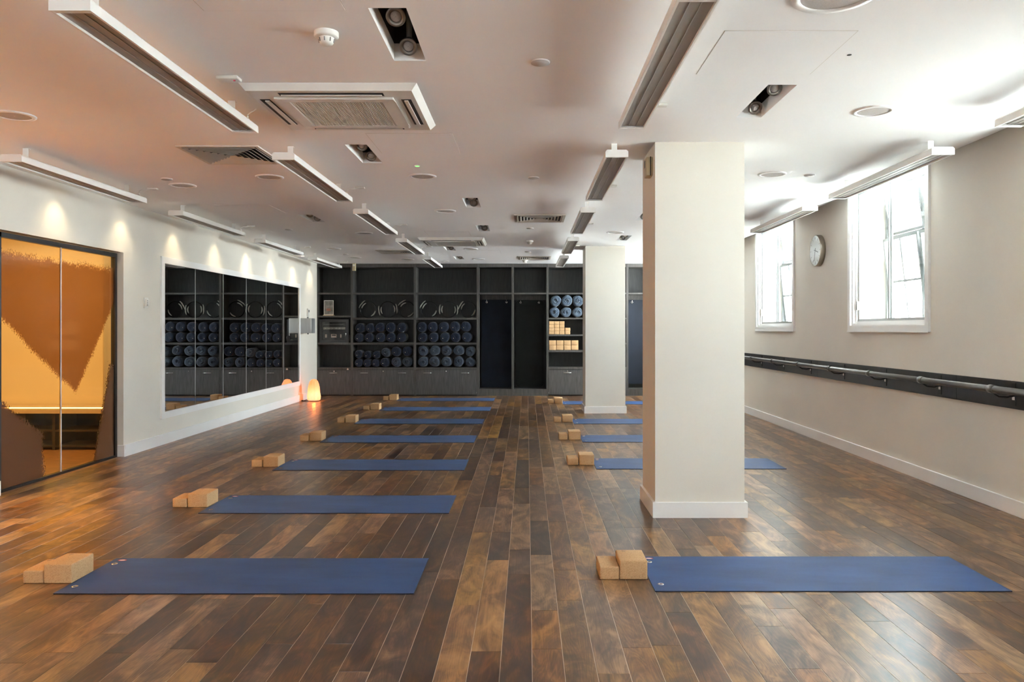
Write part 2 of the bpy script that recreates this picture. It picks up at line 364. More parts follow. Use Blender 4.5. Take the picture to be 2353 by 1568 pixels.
def salt():
    m, nt, b = nodes('glowing_salt_crystal'); L = nt.links
    tc = N(nt, 'ShaderNodeTexCoord'); sx = N(nt, 'ShaderNodeSeparateXYZ'); L.new(tc.outputs['Object'], sx.inputs[0])
    nz = N(nt, 'ShaderNodeTexNoise'); nz.inputs['Scale'].default_value = 9; nz.inputs['Detail'].default_value = 4; L.new(tc.outputs['Object'], nz.inputs['Vector'])
    # the bulb sits 10 cm above the foot: the crystal glows less with the distance from it
    vd = N(nt, 'ShaderNodeVectorMath', operation='DISTANCE'); L.new(tc.outputs['Object'], vd.inputs[0]); vd.inputs[1].default_value = (0.01, -0.05, 0.10)
    md = N(nt, 'ShaderNodeMath', operation='MULTIPLY_ADD'); L.new(nz.outputs['Fac'], md.inputs[0]); md.inputs[1].default_value = 0.12; L.new(vd.outputs['Value'], md.inputs[2])
    c = ramp(nt, [(0.10, (1.0, 0.90, 0.72)), (0.19, (1.0, 0.62, 0.30)), (0.27, (0.95, 0.36, 0.13)), (0.36, (0.80, 0.28, 0.10))], md.outputs[0])
    L.new(c, b.inputs['Emission Color']); b.inputs['Emission Strength'].default_value = 0.35
    b.inputs['Base Color'].default_value = (0.80, 0.42, 0.24, 1); b.inputs['Roughness'].default_value = 0.45
    tr = N(nt, 'ShaderNodeBsdfTransparent'); tr.inputs['Color'].default_value = (1.0, 0.50, 0.20, 1)
    mx = N(nt, 'ShaderNodeMixShader'); mx.inputs[0].default_value = 0.30; L.new(b.outputs[0], mx.inputs[1]); L.new(tr.outputs[0], mx.inputs[2])
    L.new(mx.outputs[0], nt.nodes['Material Output'].inputs['Surface'])
    return m
M_salt = salt()
# ================================================================ SETTING
def slab(name, boxes, m, kind='structure', parent=None):
    b = MB()
    for q in boxes: b.box(*q)
    o = b.build(name, m, parent); 
    if kind and parent is None: o['kind'] = kind
    return o
# floor: sub-floor with pale joint filler just below the boards, every near board an object of its own
floor = slab('floor', [(-7.2, YB-0.2, -0.12, XR+0.45, YF+0.3, -0.0012)], M_filler)
PW = 0.124; G = 0.0012
rows = []
k0 = int(math.floor((XL-0.020)/PW))
boards = []
x = 0.020+k0*PW
while x < XR:
    y = YB-random.random()
    while y < YF:
        L_ = random.choice([0.45, 0.6, 0.75, 0.9, 1.05, 1.2, 1.2, 1.35])*random.uniform(0.93, 1.07)
        boards.append((max(x, XL), max(y, YB), min(x+PW, XR), min(y+L_, YF))); y += L_
    x += PW
def in_view(b):
    x0, y0, x1, y1 = b
    best = 0
    for t in (0, .25, .5, .75, 1):
        yy = y0+(y1-y0)*t
        if yy < 2.87: continue
        if -1211/F*yy-0.05 < (x0+x1)/2 < 1142/F*yy+0.05: best += 1
    return best
def share(b):
    n = in_view(b)
    if not n: return 0
    yc = (max(b[1], 2.87)+max(b[3], 2.88))/2
    return n/5*(b[2]-b[0])*(b[3]-b[1])/yc**3
order = sorted(range(len(boards)), key=lambda i: -share(boards[i]))
near = set(i for i in order[:300] if share(boards[i]) > 0)
def board_mesh(bs, name):
    v = []; f = []; cols = []
    for (x0, y0, x1, y1) in bs:
        n = len(v); x0 += G; x1 -= G; y0 += 0.0006; y1 -= 0.0006
        if x1-x0 < 0.003 or y1-y0 < 0.01: continue
        v += [(x0,y0,-.0012),(x1,y0,-.0012),(x1,y1,-.0012),(x0,y1,-.0012),(x0+.0004,y0+.0004,0),(x1-.0004,y0+.0004,0),(x1-.0004,y1-.0004,0),(x0+.0004,y1-.0004,0)]
        fs = [(4,5,6,7),(0,1,5,4),(1,2,6,5),(2,3,7,6),(3,0,4,7)]
        f += [tuple(i+n for i in q) for q in fs]; cols += [(random.random(), random.random(), random.random(), 1.0)]*5
    me = bpy.data.meshes.new(name); me.from_pydata(v, [], f); me.update(); me.materials.append(M_floor)
    a = me.attributes.new('board', 'FLOAT_COLOR', 'FACE')
    for i, c in enumerate(cols): a.data[i].color = c
    return me
for i in sorted(near):
    o = bpy.data.objects.new('floorboard', board_mesh([boards[i]], 'floorboard')); C.objects.link(o); o.parent = floor
rest = bpy.data.objects.new('floorboard_expanse', board_mesh([b for i, b in enumerate(boards) if i not in near], 'floorboard_expanse')); C.objects.link(rest); rest.parent = floor; rest['kind'] = 'stuff'
# ceiling with the recessed slots cut out; it curves up towards the window wall
SLOTS = [(-0.647, 3.153, 0.155, 0.62), (-1.290, 5.48, 0.155, 0.61), (-0.648, 7.70, 0.155, 0.60), (-2.605, 8.82, 0.155, 0.60), (-0.645, 9.71, 0.155, 0.60),
         (-1.325, 12.2, 0.155, 0.60), (-1.320, 13.84, 0.155, 0.58), (1.290, 4.14, 0.155, 0.64), (1.300, 8.68, 0.155, 0.60), (1.306, 10.76, 0.155, 0.62)]
xs = sorted(set([XL-0.3, 2.9] + [s[0] for s in SLOTS] + [round(s[0]+s[2], 4) for s in SLOTS]))
ys = sorted(set([YB, YF] + [s[1] for s in SLOTS] + [round(s[1]+s[3], 4) for s in SLOTS]))
cb = MB()
def hole(xa, ya):
    return any(s[0]-1e-4 < xa < s[0]+s[2]+1e-4 and s[1]-1e-4 < ya < s[1]+s[3]+1e-4 for s in SLOTS)
for i in range(len(xs)-1):
    for j in range(len(ys)-1):
        xm, ym = (xs[i]+xs[i+1])/2, (ys[j]+ys[j+1])/2
        if not hole(xm, ym): cb.add([(xs[i],ys[j],ZC),(xs[i],ys[j+1],ZC),(xs[i+1],ys[j+1],ZC),(xs[i+1],ys[j],ZC)], [(0,1,2,3)])
cove = [(2.9+0.6*t/8, ZC+0.15*(1-math.cos(PI/2*t/8))*0.9+0.0*t) for t in range(9)]
cove = [(2.9+(XR+0.03-2.9)*t/10, ZC+0.151*(t/10)**1.5) for t in range(11)]
cb.add([(c[0], YB, c[1]) for c in cove]+[(c[0], YF, c[1]) for c in cove], [(i, 11+i, 12+i, 1+i) for i in range(10)], True)
cb.box(-7.3, YB-0.3, ZC+0.32, XR+0.6, YF+0.4, ZC+0.40)
ceiling = cb.build('ceiling', M_ceil); ceiling['kind'] = 'structure'
# access panels: thin boards with a shadow gap, parts of the ceiling
for (px, py) in [(-1.327, 2.60), (-1.078, 5.165), (0.865, 3.39), (-1.365, 10.27), (-3.29, 8.12), (-1.03, 12.79)]:
    p = MB().box(px+.003, py+.003, ZC-0.0015, px+0.583, py+0.577, ZC+0.0).build('access_panel', M_ceil, ceiling)
    g = MB()
    for q in ((px, py, px+.0035, py+.58), (px+.5825, py, px+.586, py+.58), (px, py, px+.586, py+.0025), (px, py+.5775, px+.586, py+.58)):
        g.box(q[0], q[1], ZC-0.0006, q[2], q[3], ZC+0.0001)
    g.build('panel_gap', M_slat, p)
MB().cyl((1.535, 3.69, ZC-0.0012), 0.011, 0.001, n=14).build('screw_hole', M_dark, ceiling)
# walls
DO = [(6.10, 7.985), (4.15, 5.95), (1.6, 3.4)]; DZ = 2.105
lw = MB(); yy = YB
for a, b_ in sorted(DO):
    lw.box(XL-0.2, yy, 0, XL, a, ZC+0.3); lw.box(XL-0.2, a, DZ, XL, b_, ZC+0.3); yy = b_
lw.box(XL-0.2, yy, 0, XL, YF, ZC+0.3); o = lw.build('wall_left', M_wall); o['kind'] = 'structure'
rw = MB(); yy = YB; WZ0, WZ1 = 1.345, 2.80
for a, b_ in sorted(WINDOWS):
    a += .05; b_ -= .05
    rw.box(XR, yy, 0, XR+0.45, a, ZC+0.3); rw.box(XR, a, 0, XR+0.45, b_, WZ0); rw.box(XR, a, WZ1, XR+0.45, b_, ZC+0.3); yy = b_
rw.box(XR, yy, 0, XR+0.45, YF, ZC+0.3); o = rw.build('wall_right', M_wall); o['kind'] = 'structure'
slab('wall_back', [(-7.3, YF, -0.05, XR+0.45, YF+0.15, ZC+0.35)], M_wall)
# wall behind the camera; one opening added and sized to let in skylight
slab('wall_front', [(-7.3, YB-0.2, -0.05, -3.0, YB, ZC+0.35), (-3.0, YB-0.2, -0.05, 3.0, YB, 1.0), (-3.0, YB-0.2, 2.15, 3.0, YB, ZC+0.35), (-1.9, YB-0.2, 0.9, 3.0, YB, 2.35), (3.0, YB-0.2, -0.05, XR+0.45, YB, ZC+0.35)], M_wall)
# baseboards
BB = 0.108
yy = YB; bb = MB()
for a, b_ in sorted(DO): bb.box(XL, yy, 0, XL+0.018, a-0.0, BB+.012); yy = b_
bb.box(XL, yy, 0, XL+0.018, SH-0.002, BB+.012); bb.box(XL-0.055, 7.985-0.016, 0, XL+0.018, 7.985, BB+.012)
o = bb.build('baseboard_left', M_trim, bevel=0.003, segs=1); o['kind'] = 'structure'
o = MB().box(XR-0.018, YB, 0, XR, SH-0.002, BB+.004).build('baseboard_right', M_trim, bevel=0.003, segs=1); o['kind'] = 'structure'
# columns
def column(x0, x1, y0, y1, label):
    t = thing('column', label, 'column', (x0, y0, 0), 0, 'square plastered columns')
    MB().box(0, 0, 0, x1-x0, y1-y0, ZC).build('shaft', M_wall, t)
    b = 0.019; w_, d_ = x1-x0, y1-y0; s = MB()
    s.box(-b, -b, 0, w_+b, 0, BB); s.box(-b, d_, 0, w_+b, d_+b, BB); s.box(-b, 0, 0, 0, d_, BB); s.box(w_, 0, 0, w_+b, d_, BB)
    s.build('skirting', M_trim, t); return t
column(0.894, 1.517, 5.405, 5.985, 'broad plastered column standing behind the nearest right-hand mat')
column(0.915, 1.540, 12.13, 12.72, 'plastered column standing just in front of the dark shelving')
# ---------------------------------------------------------------- windows in the right wall
def window(n, ya, yb):
    t = structure('window_%d' % n, (XR, ya, 0)); W = yb-ya; z0, z1 = 1.29, 2.815
    tr = MB(); e = 0.062; p = -0.022
    tr.box(p, 0, z0, 0, e, z1-.02); tr.box(p, W-e, z0, 0, W, z1-.02); tr.box(p, e, z0, 0, W-e, z0+e); tr.box(p-.006, -0.004, z0-0.004, p, W+0.004, z0+0.008)
    tr.build('architrave', M_trim, t)
    f = MB(); i0, i1, zz0, zz1 = .05, W-.05, z0+.055, 2.80
    for k, (xa, xb, th) in enumerate(((0.002, 0.030, .030), (0.030, 0.075, .052))):
        f.box(xa, i0, zz0, xb, i0+th, zz1); f.box(xa, i1-th, zz0, xb, i1, zz1); f.box(xa, i0+th, zz0, xb, i1-th, zz0+th); f.box(xa, i0+th, zz1-th, xb, i1-th, zz1)
    f.box(-0.012, i0+.04, zz0+.004, 0.002, i1-.04, zz0+.020)
    f.build('window_frame', M_trim, t)
    a, b_ = i0+.052, i1-.052; c = (a+b_)/2; za, zb = zz0+.052, zz1-.052
    for (s0, s1, xf) in ((c-.018, b_, 0.050), (a, c+.018, 0.032)):
        s = MB(); q = .024
        s.box(xf, s0, za, xf+.016, s0+q, zb); s.box(xf, s1-q, za, xf+.016, s1, zb); s.box(xf, s0+q, za, xf+.016, s1-q, za+q); s.box(xf, s0+q, zb-q, xf+.016, s1-q, zb)
        so = s.build('sliding_sash', M_sash, t)
        MB().box(xf+.006, s0+q, za+q, xf+.009, s1-q, zb-q).build('pane', M_pane, so)
        yl = s1-.010 if xf > .04 else s0-.004
        MB().box(xf-.020, yl-.010, za+.12, xf, yl+.022, za+.21).build('finger_pull', M_plastic, so)
    # old outer casement, tilted open in two tiers
    X = 0.36; fr = MB(); r = .030
    for yv in (i0+.02, W/2, i1-.02): fr.box(X, yv-r/2, 1.32, X+.05, yv+r/2, 2.80)
    for zv in (1.335, 2.27, 2.78): fr.box(X, i0, zv-r/2, X+.05, i1, zv+r/2)
    fr.build('outer_casement_frame', M_case, t)
    for (zz, hh, tilt) in ((2.26, 0.90, -0.11), (2.76, 0.47, -0.16)):
        for (ca, cb_) in ((i0+.045, W/2-.02), (W/2+.02, i1-.045)):
            L_ = cb_-ca; s = MB(); r2 = .026
            s.box(0, 0, -hh, .03, r2, 0); s.box(0, L_-r2, -hh, .03, L_, 0); s.box(0, r2, -r2, .03, L_-r2, 0); s.box(0, r2, -hh, .03, L_-r2, -hh+r2)
            if hh > .6: s.box(0.005, r2, -hh*.52, .025, L_-r2, -hh*.52+.022); s.box(.005, L_/2-.01, -hh+r2, .025, L_/2+.01, -r2)
            so = s.build('tilted_casement', M_case, t, loc=(X-.05, ca, zz), rot=(0, tilt, 0))
            MB().box(.013, r2, -hh+r2, .016, L_-r2, -r2).build('pane', M_pane, so)
            if hh > .6:
                MB().tube([(0, L_*.5, -.52), (-.05, L_*.5, -.53), (-.055, L_*.5, -.63), (0, L_*.5, -.64)], .007, 6).build('stay_handle', M_plastic, so)
    return t
for n, (a, b_) in enumerate(WINDOWS): window(n+1, a, b_)
# ---------------------------------------------------------------- outside the windows
MB().box(6.4, -10, -1.5, 6.6, 60, 1.80).build('yard_wall', M_ext)
tag(bpy.data.objects['yard_wall'], 'pale rendered yard wall outside the right-hand windows', 'wall')
bld = thing('far_building', 'pale facade with an apricot storey seen through the nearer window', 'building', (13.5, 22.0, -1.0))
MB().box(0, 0, 0, 1.5, 12, 4.2).build('lower_storey', M_ext, bld)
MB().box(0, 0, 4.2, 1.5, 12, 5.4).build('upper_storey', M_extbrick, bld)
MB().box(-.2, -.2, 5.4, 1.7, 12.2, 5.6).build('cornice', M_ext, bld)
sc_ = thing('scaffolding', 'grey tube scaffolding seen through the nearer right-hand window', 'scaffolding', (10.6, 19.0, -1.0))
for i in range(5):
    MB().cyl((0, i*1.7, 0), .05, 7.6, n=8).build('standard', M_tubeext, sc_); MB().cyl((1.0, i*1.7, 0), .05, 7.6, n=8).build('standard', M_tubeext, sc_)
for z in (3.3, 4.3, 4.8, 5.3, 6.3, 6.8):
    MB().tube([(0, -.5, z), (0, 7.4, z)], .045, 8).build('ledger', M_tubeext, sc_)
MB().tube([(0, 0, 3.3), (0, 3.4, 5.3)], .045, 8).build('brace', M_tubeext, sc_); MB().tube([(0, 6.8, 3.3), (0, 3.4, 6.8)], .045, 8).build('brace', M_tubeext, sc_)
for z in (3.2, 5.2): MB().box(0.0, -.5, z, 1.0, 7.4, z+.06).build('deck_board', M_tubeext, sc_)
# ---------------------------------------------------------------- gold doors and the hall behind them
def gold_door(n, ya, yb):
    t = structure('door_%d' % (n+1), (XL-0.055, ya, 0)); W = yb-ya
    f = MB(); q = .042
    e0 = .112 if n == 0 else .03; f.box(-.045, 0, 0, 0, e0, DZ-.01); f.box(-.045, W-.055, 0, 0, W-.018, DZ-.01); f.box(-.045, .03, DZ-.05, 0, W-.055, DZ-.01); f.box(-.045, .03, 0, 0, W-.055, .022)
    f.build('door_frame', M_black, t)
    mid = .93 if n == 0 else .86
    for (a, b_, nm) in ((e0, mid-.006, 'left'), (mid+.006, W-.055, 'right')):
        g = MB().box(-.026, a, .022, -.016, b_, DZ-.05); g.build('glass_panel', M_gold if n == 0 else M_amber, t)
    MB().box(-.024, mid-.006, .022, -.012, mid+.006, DZ-.05).build('glass_joint', M_acryl, t)
    return t
for n, (a, b_) in enumerate(DO): gold_door(n, a, b_)
slab('wall_hall_side', [(-7.1, YB, 0, -6.95, 8.85, ZC+.3)], M_hallw)
slab('wall_hall_end', [(-7.1, 8.85, 0, XL-0.2, 9.0, ZC+.3)], M_hallw)
slab('wall_hall_lining', [(XL-0.215, 7.99, 0, XL-0.2, 8.85, ZC+.3), (-6.95, 6.02, 0, XL-0.2, 6.08, 2.5)], M_hallw)  # second box: unseen partition added to block lamp spill towards the first door
o = MB().box(XL-0.26, 7.99, 0, XL-0.215, 8.4, .11).build('baseboard_hall', M_trim); o['kind'] = 'structure'
slab('ceiling_hall', [(-7.1, YB, 2.5, XL-0.2, 8.85, 2.55)], M_hallw)
slab('floor_hall', [(-6.95, YB, -.001, XL, 8.85, 0.0)], mat('amber_hall_boards', (0.30, 0.15, 0.06), 0.35, var=0.5, scale=5, stretch=(1, 8, 1)))
bn = thing('shoe_bench', 'dark cubby bench with a pale top behind the gold glass door', 'bench', (-6.3, 8.42, 0))
MB().box(0, -.02, .40, 1.72, .42, .455).build('bench_top', M_benchtop, bn)
MB().box(0, -.024, .457, 1.72, -.012, .466).build('light_strip', M_strip, bn)
MB().box(0, .40, .03, 1.72, .42, .40).build('back_panel', M_bench, bn)
for xx in (0, .56, 1.14, 1.69): MB().box(xx, 0, 0, xx+.03, .40, .40).build('upright', M_bench, bn)
for zz in (.03, .20): MB().box(0.03, 0.005, zz, 1.69, .40, zz+.02).build('shelf', M_bench, bn)
# ---------------------------------------------------------------- mirror
mz0, mz1, my0, my1 = .295, 2.145, 8.78, 14.16
mr = thing('wall_mirror', 'long six-panel wall mirror in a white frame', 'mirror', (XL, my0, 0))
L_ = my1-my0; q = .075; f = MB()
f.box(0, 0, mz0, .022, q, mz1); f.box(0, L_-q, mz0, .022, L_, mz1); f.box(0, q, mz0, .022, L_-q, mz0+q); f.box(0, q, mz1-q, .022, L_-q, mz1)
f.build('mirror_frame', M_trim, mr)
seams = [q, 9.69-my0, 10.58-my0, 11.45-my0, 12.32-my0, 13.20-my0, L_-q]
for a, b_ in zip(seams, seams[1:]):
    MB().box(0.002, a+.004, mz0+q, .010, b_-.004, mz1-q).build('mirror_panel', M_mirror, mr)
for a in seams[1:-1]: MB().box(0.002, a-.005, mz0+q, .012, a+.005, mz1-q).build('joint_strip', M_steel, mr)
# ---------------------------------------------------------------- barre along the window wall
br = thing('ballet_barre', 'dark metal barre rail on black wall boards under the windows', 'barre', (XR, 0, 0))
ends = [0.28, 3.23, 6.18, 9.13, 12.08, 15.0]
for a, b_ in zip(ends, ends[1:]): MB().box(-.02, a+.0015, .752, 0, b_-.0015, .946).build('backboard', M_board, br)
MB().tube([(-.175, 0.3, .893), (-.175, 14.9, .893)], .024, 16).build('rail', M_barre, br)
for k in range(12):
    y = 2.52+k*.975
    MB().cyl((-.175, y-.03, .893), .030, .06, 'Y', 16).build('collar', M_barre, br)
    a = MB().box(-.026, y-.022, .775, -.02, y+.022, .935); a.tube([(-.026, y, .845), (-.07, y, .835), (-.13, y, .842), (-.168, y, .868)], .008, 8); ao = a.build('bracket', M_black, br)
    MB().box(-.0275, y-.014, .815, -.026, y+.014, .838).build('bracket_label', M_labelw, ao)
# ---------------------------------------------------------------- shelving wall
def Xs(px): return (px-1211)*SH/F
def Zs(py): return H-(py-758)*SH/F
DEP = 0.42
def bay(name, x0p, x1p, shelves, label, flap=None, plinth=None, handles=None, z_top=609.0):
    """x0p..x1p outer pixels of the unit; shelves = list of (top, bottom) pixel rows"""
    x0, x1 = Xs(x0p), Xs(x1p); W = x1-x0; T = .021
    t = thing(name, label, 'shelving', (x0+.001, SH, 0), 0, 'charcoal shelving units along the far wall'); W -= .002
    zt = ZC-.004
    for a in (0, W-T): MB().box(a, 0, 0, a+T, DEP, zt).build('side_panel', M_shelf, t)
    MB().box(T, DEP-.012, .04, W-T, DEP, zt).build('back_panel', M_back, t)
    MB().box(T, 0.003, zt-.065, W-T, DEP-.012, zt).build('top_panel', M_shelf, t)
    for (p0, p1) in shelves: MB().box(T, 0.001, Zs(p1), W-T, DEP-.012, Zs(p0)).build('shelf', M_shelf, t)
    if flap:
        z1, z0 = Zs(flap[0]), Zs(flap[1])
        MB().box(T, 0.03, 0.0, W-T, .05, z0+.02).build('plinth', M_dark, t)
        f = MB().box(T+.003, -.002, z0, W-T-.003, .017, z1).build('flap_door', M_drawer, t)
        zh = z1-.055
        for hx in handles or []:
            h = MB(); h.cyl((hx*W-.08, -.026, zh), .006, .16, 'X', 10); h.box(hx*W-.066, -.026, zh-.004, hx*W-.058, -.002, zh+.004); h.box(hx*W+.058, -.026, zh-.004, hx*W+.066, -.002, zh+.004)
            h.build('bar_handle', M_chrome, f)
        MB().cyl((W/2, -.008, z1-.022), .011, .008, 'Y', 14).build('lock', M_chrome, f)
    if plinth:
        MB().box(T, 0.004, 0, W-T, DEP-.012, Zs(plinth)).build('plinth', M_shelf, t)
        MB().box(T, DEP-.05, Zs(688), W-T, DEP-.03, Zs(676.5)).build('hanging_batten', M_shelf, t)
    return t
bay('shelving_unit', 727.4, 808.2, [(673,676.5),(725.7,729.5),(788,792.4),(845,850)], 'narrow charcoal shelving unit beside the left wall holding the equipment case', (851,907.3), handles=[.48])
bay('shelving_unit', 808.2, 953.0, [(673,676.5),(730.6,734.8),(788,792.4),(845,850)], 'wide charcoal shelving unit, the left one of the two full of bolsters', (851,907.3), handles=[.2,.8])
bay('shelving_unit', 953.0, 1097.7, [(673,676.5),(730.6,734.8),(788,792.4),(845,850)], 'wide charcoal shelving unit, the right one of the two full of bolsters', (851,907.3), handles=[.2,.8])
bay('mat_closet', 1097.7, 1178.0, [(673,676.5)], 'tall open closet bay with a navy mat hanging at left', plinth=894.5)
bay('mat_closet', 1178.0, 1258.4, [(673,676.5)], 'tall open closet bay with a black round-cornered mat hanging', plinth=894.5)
bay('shelving_unit', 1258.4, 1349.5, [(673,676.5),(730.6,734),(768.9,772.7),(805,809.5),(844,849.5)], 'charcoal shelving unit with stacked cork blocks beside the far column', (850.5,907.3), handles=[.5])
bay('shelving_unit', 1349.5, 1441.5, [(673,676.5),(730.6,734),(788,792),(844,849.5)], 'charcoal shelving unit hidden behind the far column', (850.5,907.3), handles=[.5])
bay('mat_closet', 1441.5, 1521.0, [(673,676.5)], 'tall open closet bay between the two columns with a navy mat', plinth=894.5)
bay('mat_closet', 1521.0, 1609.5, [(673,676.5)], 'tall open closet bay hidden behind the near column', plinth=894.5)
# hanging mats
def hanging(x0p, x1p, z0p, z1p, rad, m, label, y=.335):
    x0, x1, z0, z1 = Xs(x0p), Xs(x1p), Zs(z1p), Zs(z0p); W = x1-x0; Hh = z1-z0
    t = thing('hanging_mat', label, 'mat', (x0, SH+y, z0), 0, 'mats hanging in the closet bays')
    pr = []
    for (cx, cz, a0) in ((W-rad, Hh-rad, 0), (rad, Hh-rad, PI/2), (rad, rad, PI), (W-rad, rad, 3*PI/2)):
        for k in range(5): a = a0+PI/2*k/4; pr.append((cx+rad*math.cos(a), cz+rad*math.sin(a)))
    MB().prism(pr, 0, .015, 'Y').build('mat_sheet', m, t)
    for gx in (W*.17, W*.83):
        e = MB().lathe([(.020, 0), (.020, -.004), (.011, -.004), (.011, 0)], 'Y', (gx, -.001, Hh-.05), 16)
        e.build('eyelet', M_chrome, t)
        MB().tube([(gx, -.002, Hh-.045), (gx, -.05, Hh-.035), (gx, -.055, Hh-.0), (gx, 0.0, Hh+.01)], .005, 6).build('hook', M_chrome, t)
    return t
hanging(1104.5, 1174.8, 687.5, 893, .012, M_matnavy, 'dark navy mat hanging in the left closet bay')
hanging(1185.0, 1250.0, 688.5, 892.5, .075, M_matblack, 'black mat with rounded corners hanging in a closet bay')
hanging(1445.0, 1517.0, 688, 885, .012, mat('slate_blue_mat', (0.010, 0.014, 0.024), 0.5, var=0.2, scale=3, bump=.2, spec=.3), 'slate blue mat hanging in the bay between the two columns')
# pilates hoops
def hoop(xp, yp, rot, label, y=.31, r=.167):
    t = thing('pilates_ring', label, 'exercise ring', (Xs(xp), SH+y, Zs(730.6)+.0012), 0, 'black exercise rings on the upper shelf')
    cz = r+.001
    MB().lathe([(r, -.014), (r, .014), (r-.011, .014), (r-.011, -.014), (r, -.014)], 'Y', (0, 0, cz), 48).build('hoop', M_ring, t)
    for a in (rot, rot+PI):
        for (rr, cv) in ((r-.028, 1), (r+.0155, 1)):
            pts = [(math.cos(a+s)*(rr+(0.010*abs(s)/.42 if rr > r else 0)), 0, cz+math.sin(a+s)*(rr+(0.010*abs(s)/.42 if rr > r else 0))) for s in [(-.52+1.04*i/8) for i in range(9)]]
            if rr > r and min(p[2] for p in pts) < .012: continue
            MB().tube(pts, [.005, .009, .011, .012, .012, .012, .011, .009, .005], 8).build('grip_pad', M_pad, t)
for i, (cx, rot) in enumerate(((839.4, 2.45), (884.8, .12), (929.3, 2.2))):
    hoop(cx, 0, rot, 'black exercise ring with grey grips, %s in the left wide bay' % ['leftmost', 'middle', 'rightmost'][i], r=.167)
for i, (cx, rot) in enumerate(((982.1, 2.5), (1027.0, 3.1), (1072.9, 2.6))):
    hoop(cx, 0, rot, 'black exercise ring with grey grips, %s in the right wide bay' % ['leftmost', 'middle', 'rightmost'][i], r=.167)
# bolsters and rolled blankets
def roll_mesh(r, L, seed, soft):
    rnd = random.Random(seed); ph = [rnd.uniform(0, 6.28) for _ in range(4)]; am = .05 if soft else .018
    prof = [(0.001, 0.012), (r*.45, .006), (r*.80, 0.0), (r*.95, .012), (r, .04), (r, L-.04), (r*.9, L-.01), (.001, L)]
    def jit(j, i):
        a = 2*PI*i/28; return 1+am*math.sin(2*a+ph[0])+am*.7*math.sin(3*a+ph[1])+am*.5*math.sin(5*a+ph[2]+j)
    return MB().lathe(prof, 'Y', (0, 0, 0), 28, jit=jit)
ROLLM = {}
def roll(xp, yp, r, kind, label, group, seed, zfloor=None, yoff=.02):
    L = .36; r0 = r
    x = Xs(xp); z = Zs(yp)
    t = thing('bolster' if kind == 'felt' else 'rolled_blanket', label, 'bolster' if kind == 'felt' else 'blanket', (x, SH+yoff, z), 0, group)
    m = {'felt': M_felt, 'cloth': M_cloth, 'pale': M_clothfar}[kind]
    b = roll_mesh(r, L, seed, kind != 'felt').build('body', m, t)
    rnd = random.Random(seed)
    if kind == 'felt':
        MB().lathe([(.0005, -.006), (.006, -.003), (.0075, 0.004)], 'Y', (-r*.40, .003, -.02), 10).build('stud', M_stud, t)
        a0 = rnd.uniform(0, PI)
        MB().tube([(math.cos(a0)*r*.93*s, .004-(.006 if abs(s) < .8 else -.002), math.sin(a0)*r*.93*s) for s in (-.98, -.6, 0, .6, .98)], .003, 6).build('seam', m, t)
    else:
        for k in range(5):
            a0 = rnd.uniform(0, 6.28); rr = r*(.30+.14*k); span = rnd.uniform(2.2, 4.2); ox, oz = rnd.uniform(-.1, .1)*r, rnd.uniform(-.1, .1)*r
            pts = [(ox+math.cos(a0+span*i/10)*rr*(1-.03*i), -.004+.006*k, oz+math.sin(a0+span*i/10)*rr*.9) for i in range(11)]
            MB().tube(pts, [.003+.010*math.sin(PI*i/10) for i in range(11)], 8).build('fold', m, t)
    return t
def cx7(v): return 700+v/4.752
def cy7(v): return 590+v/4.752
GR = 'navy bolsters on the middle shelf'
BW = ['left wide bay', 'right wide bay']
PLACE = ['first', 'second', 'third', 'fourth', 'fifth', 'sixth']
seed = 10
base3 = Zs(788); base4 = Zs(845)
def two_rows(xsu, xsl, yu, yl, kinds_u, kinds_l, bayname, shelfname, zb, rl, ru):
    global seed
    for lvl, (xa, kk, rads) in enumerate(((xsl, kinds_l, rl), (xsu, kinds_u, ru))):
        for i, xv in enumerate(xa):
            seed += 1; r = rads[i]; kd = kk[i]
            am = 1.04
            if lvl == 0: z = zb+r*1.08+.002
            else: z = zb+(rl[i]+.001)*(2.1 if kk[i] == 'felt' and xsl[i] and kinds_l[i] == 'felt' else 2.18)+r*1.07
            ypx = 758-(z-H)*F/SH
            what = 'navy bolster end' if kd == 'felt' else 'loosely wrapped navy blanket roll'
            roll(cx7(xv), ypx, r, kd, '%s, %s in %s row of %s, %s' % (what, PLACE[i], ['lower', 'upper'][lvl], shelfname, bayname), 'bolsters on the %s of the %s' % (shelfname, bayname), seed)
R5 = [.094]*5
two_rows((600,712,820,935,1055), (590,700,825,940,1055), 0, 0, ['felt']*5, ['felt']*5, BW[0], 'middle shelf', base3, [.090,.092,.095,.093,.094], [.095,.091,.094,.097,.095])
two_rows((1278,1397,1517,1640,1757), (1285,1405,1528,1645,1770), 0, 0, ['felt']*5, ['felt']*5, BW[1], 'middle shelf', base3, [.095,.097,.097,.098,.100], [.100,.099,.101,.104,.101])
two_rows((585,683,780,883,997,1118), (587,679,772,871,996,1120), 0, 0, ['felt','felt','felt','cloth','felt','felt'], ['felt','felt','felt','felt','cloth','cloth'], BW[0], 'bottom shelf', base4, [.083,.080,.080,.090,.096,.098], [.081,.075,.077,.092,.098,.098])
two_rows((1290,1420,1545,1680,1808), (1290,1415,1545,1678,1808), 0, 0, ['cloth']*5, ['cloth']*5, BW[1], 'bottom shelf', base4, [.102,.103,.102,.104,.096], [.100,.102,.102,.101,.098])
def cx8(v): return 1080+v/4.752
zb = Zs(730.6)
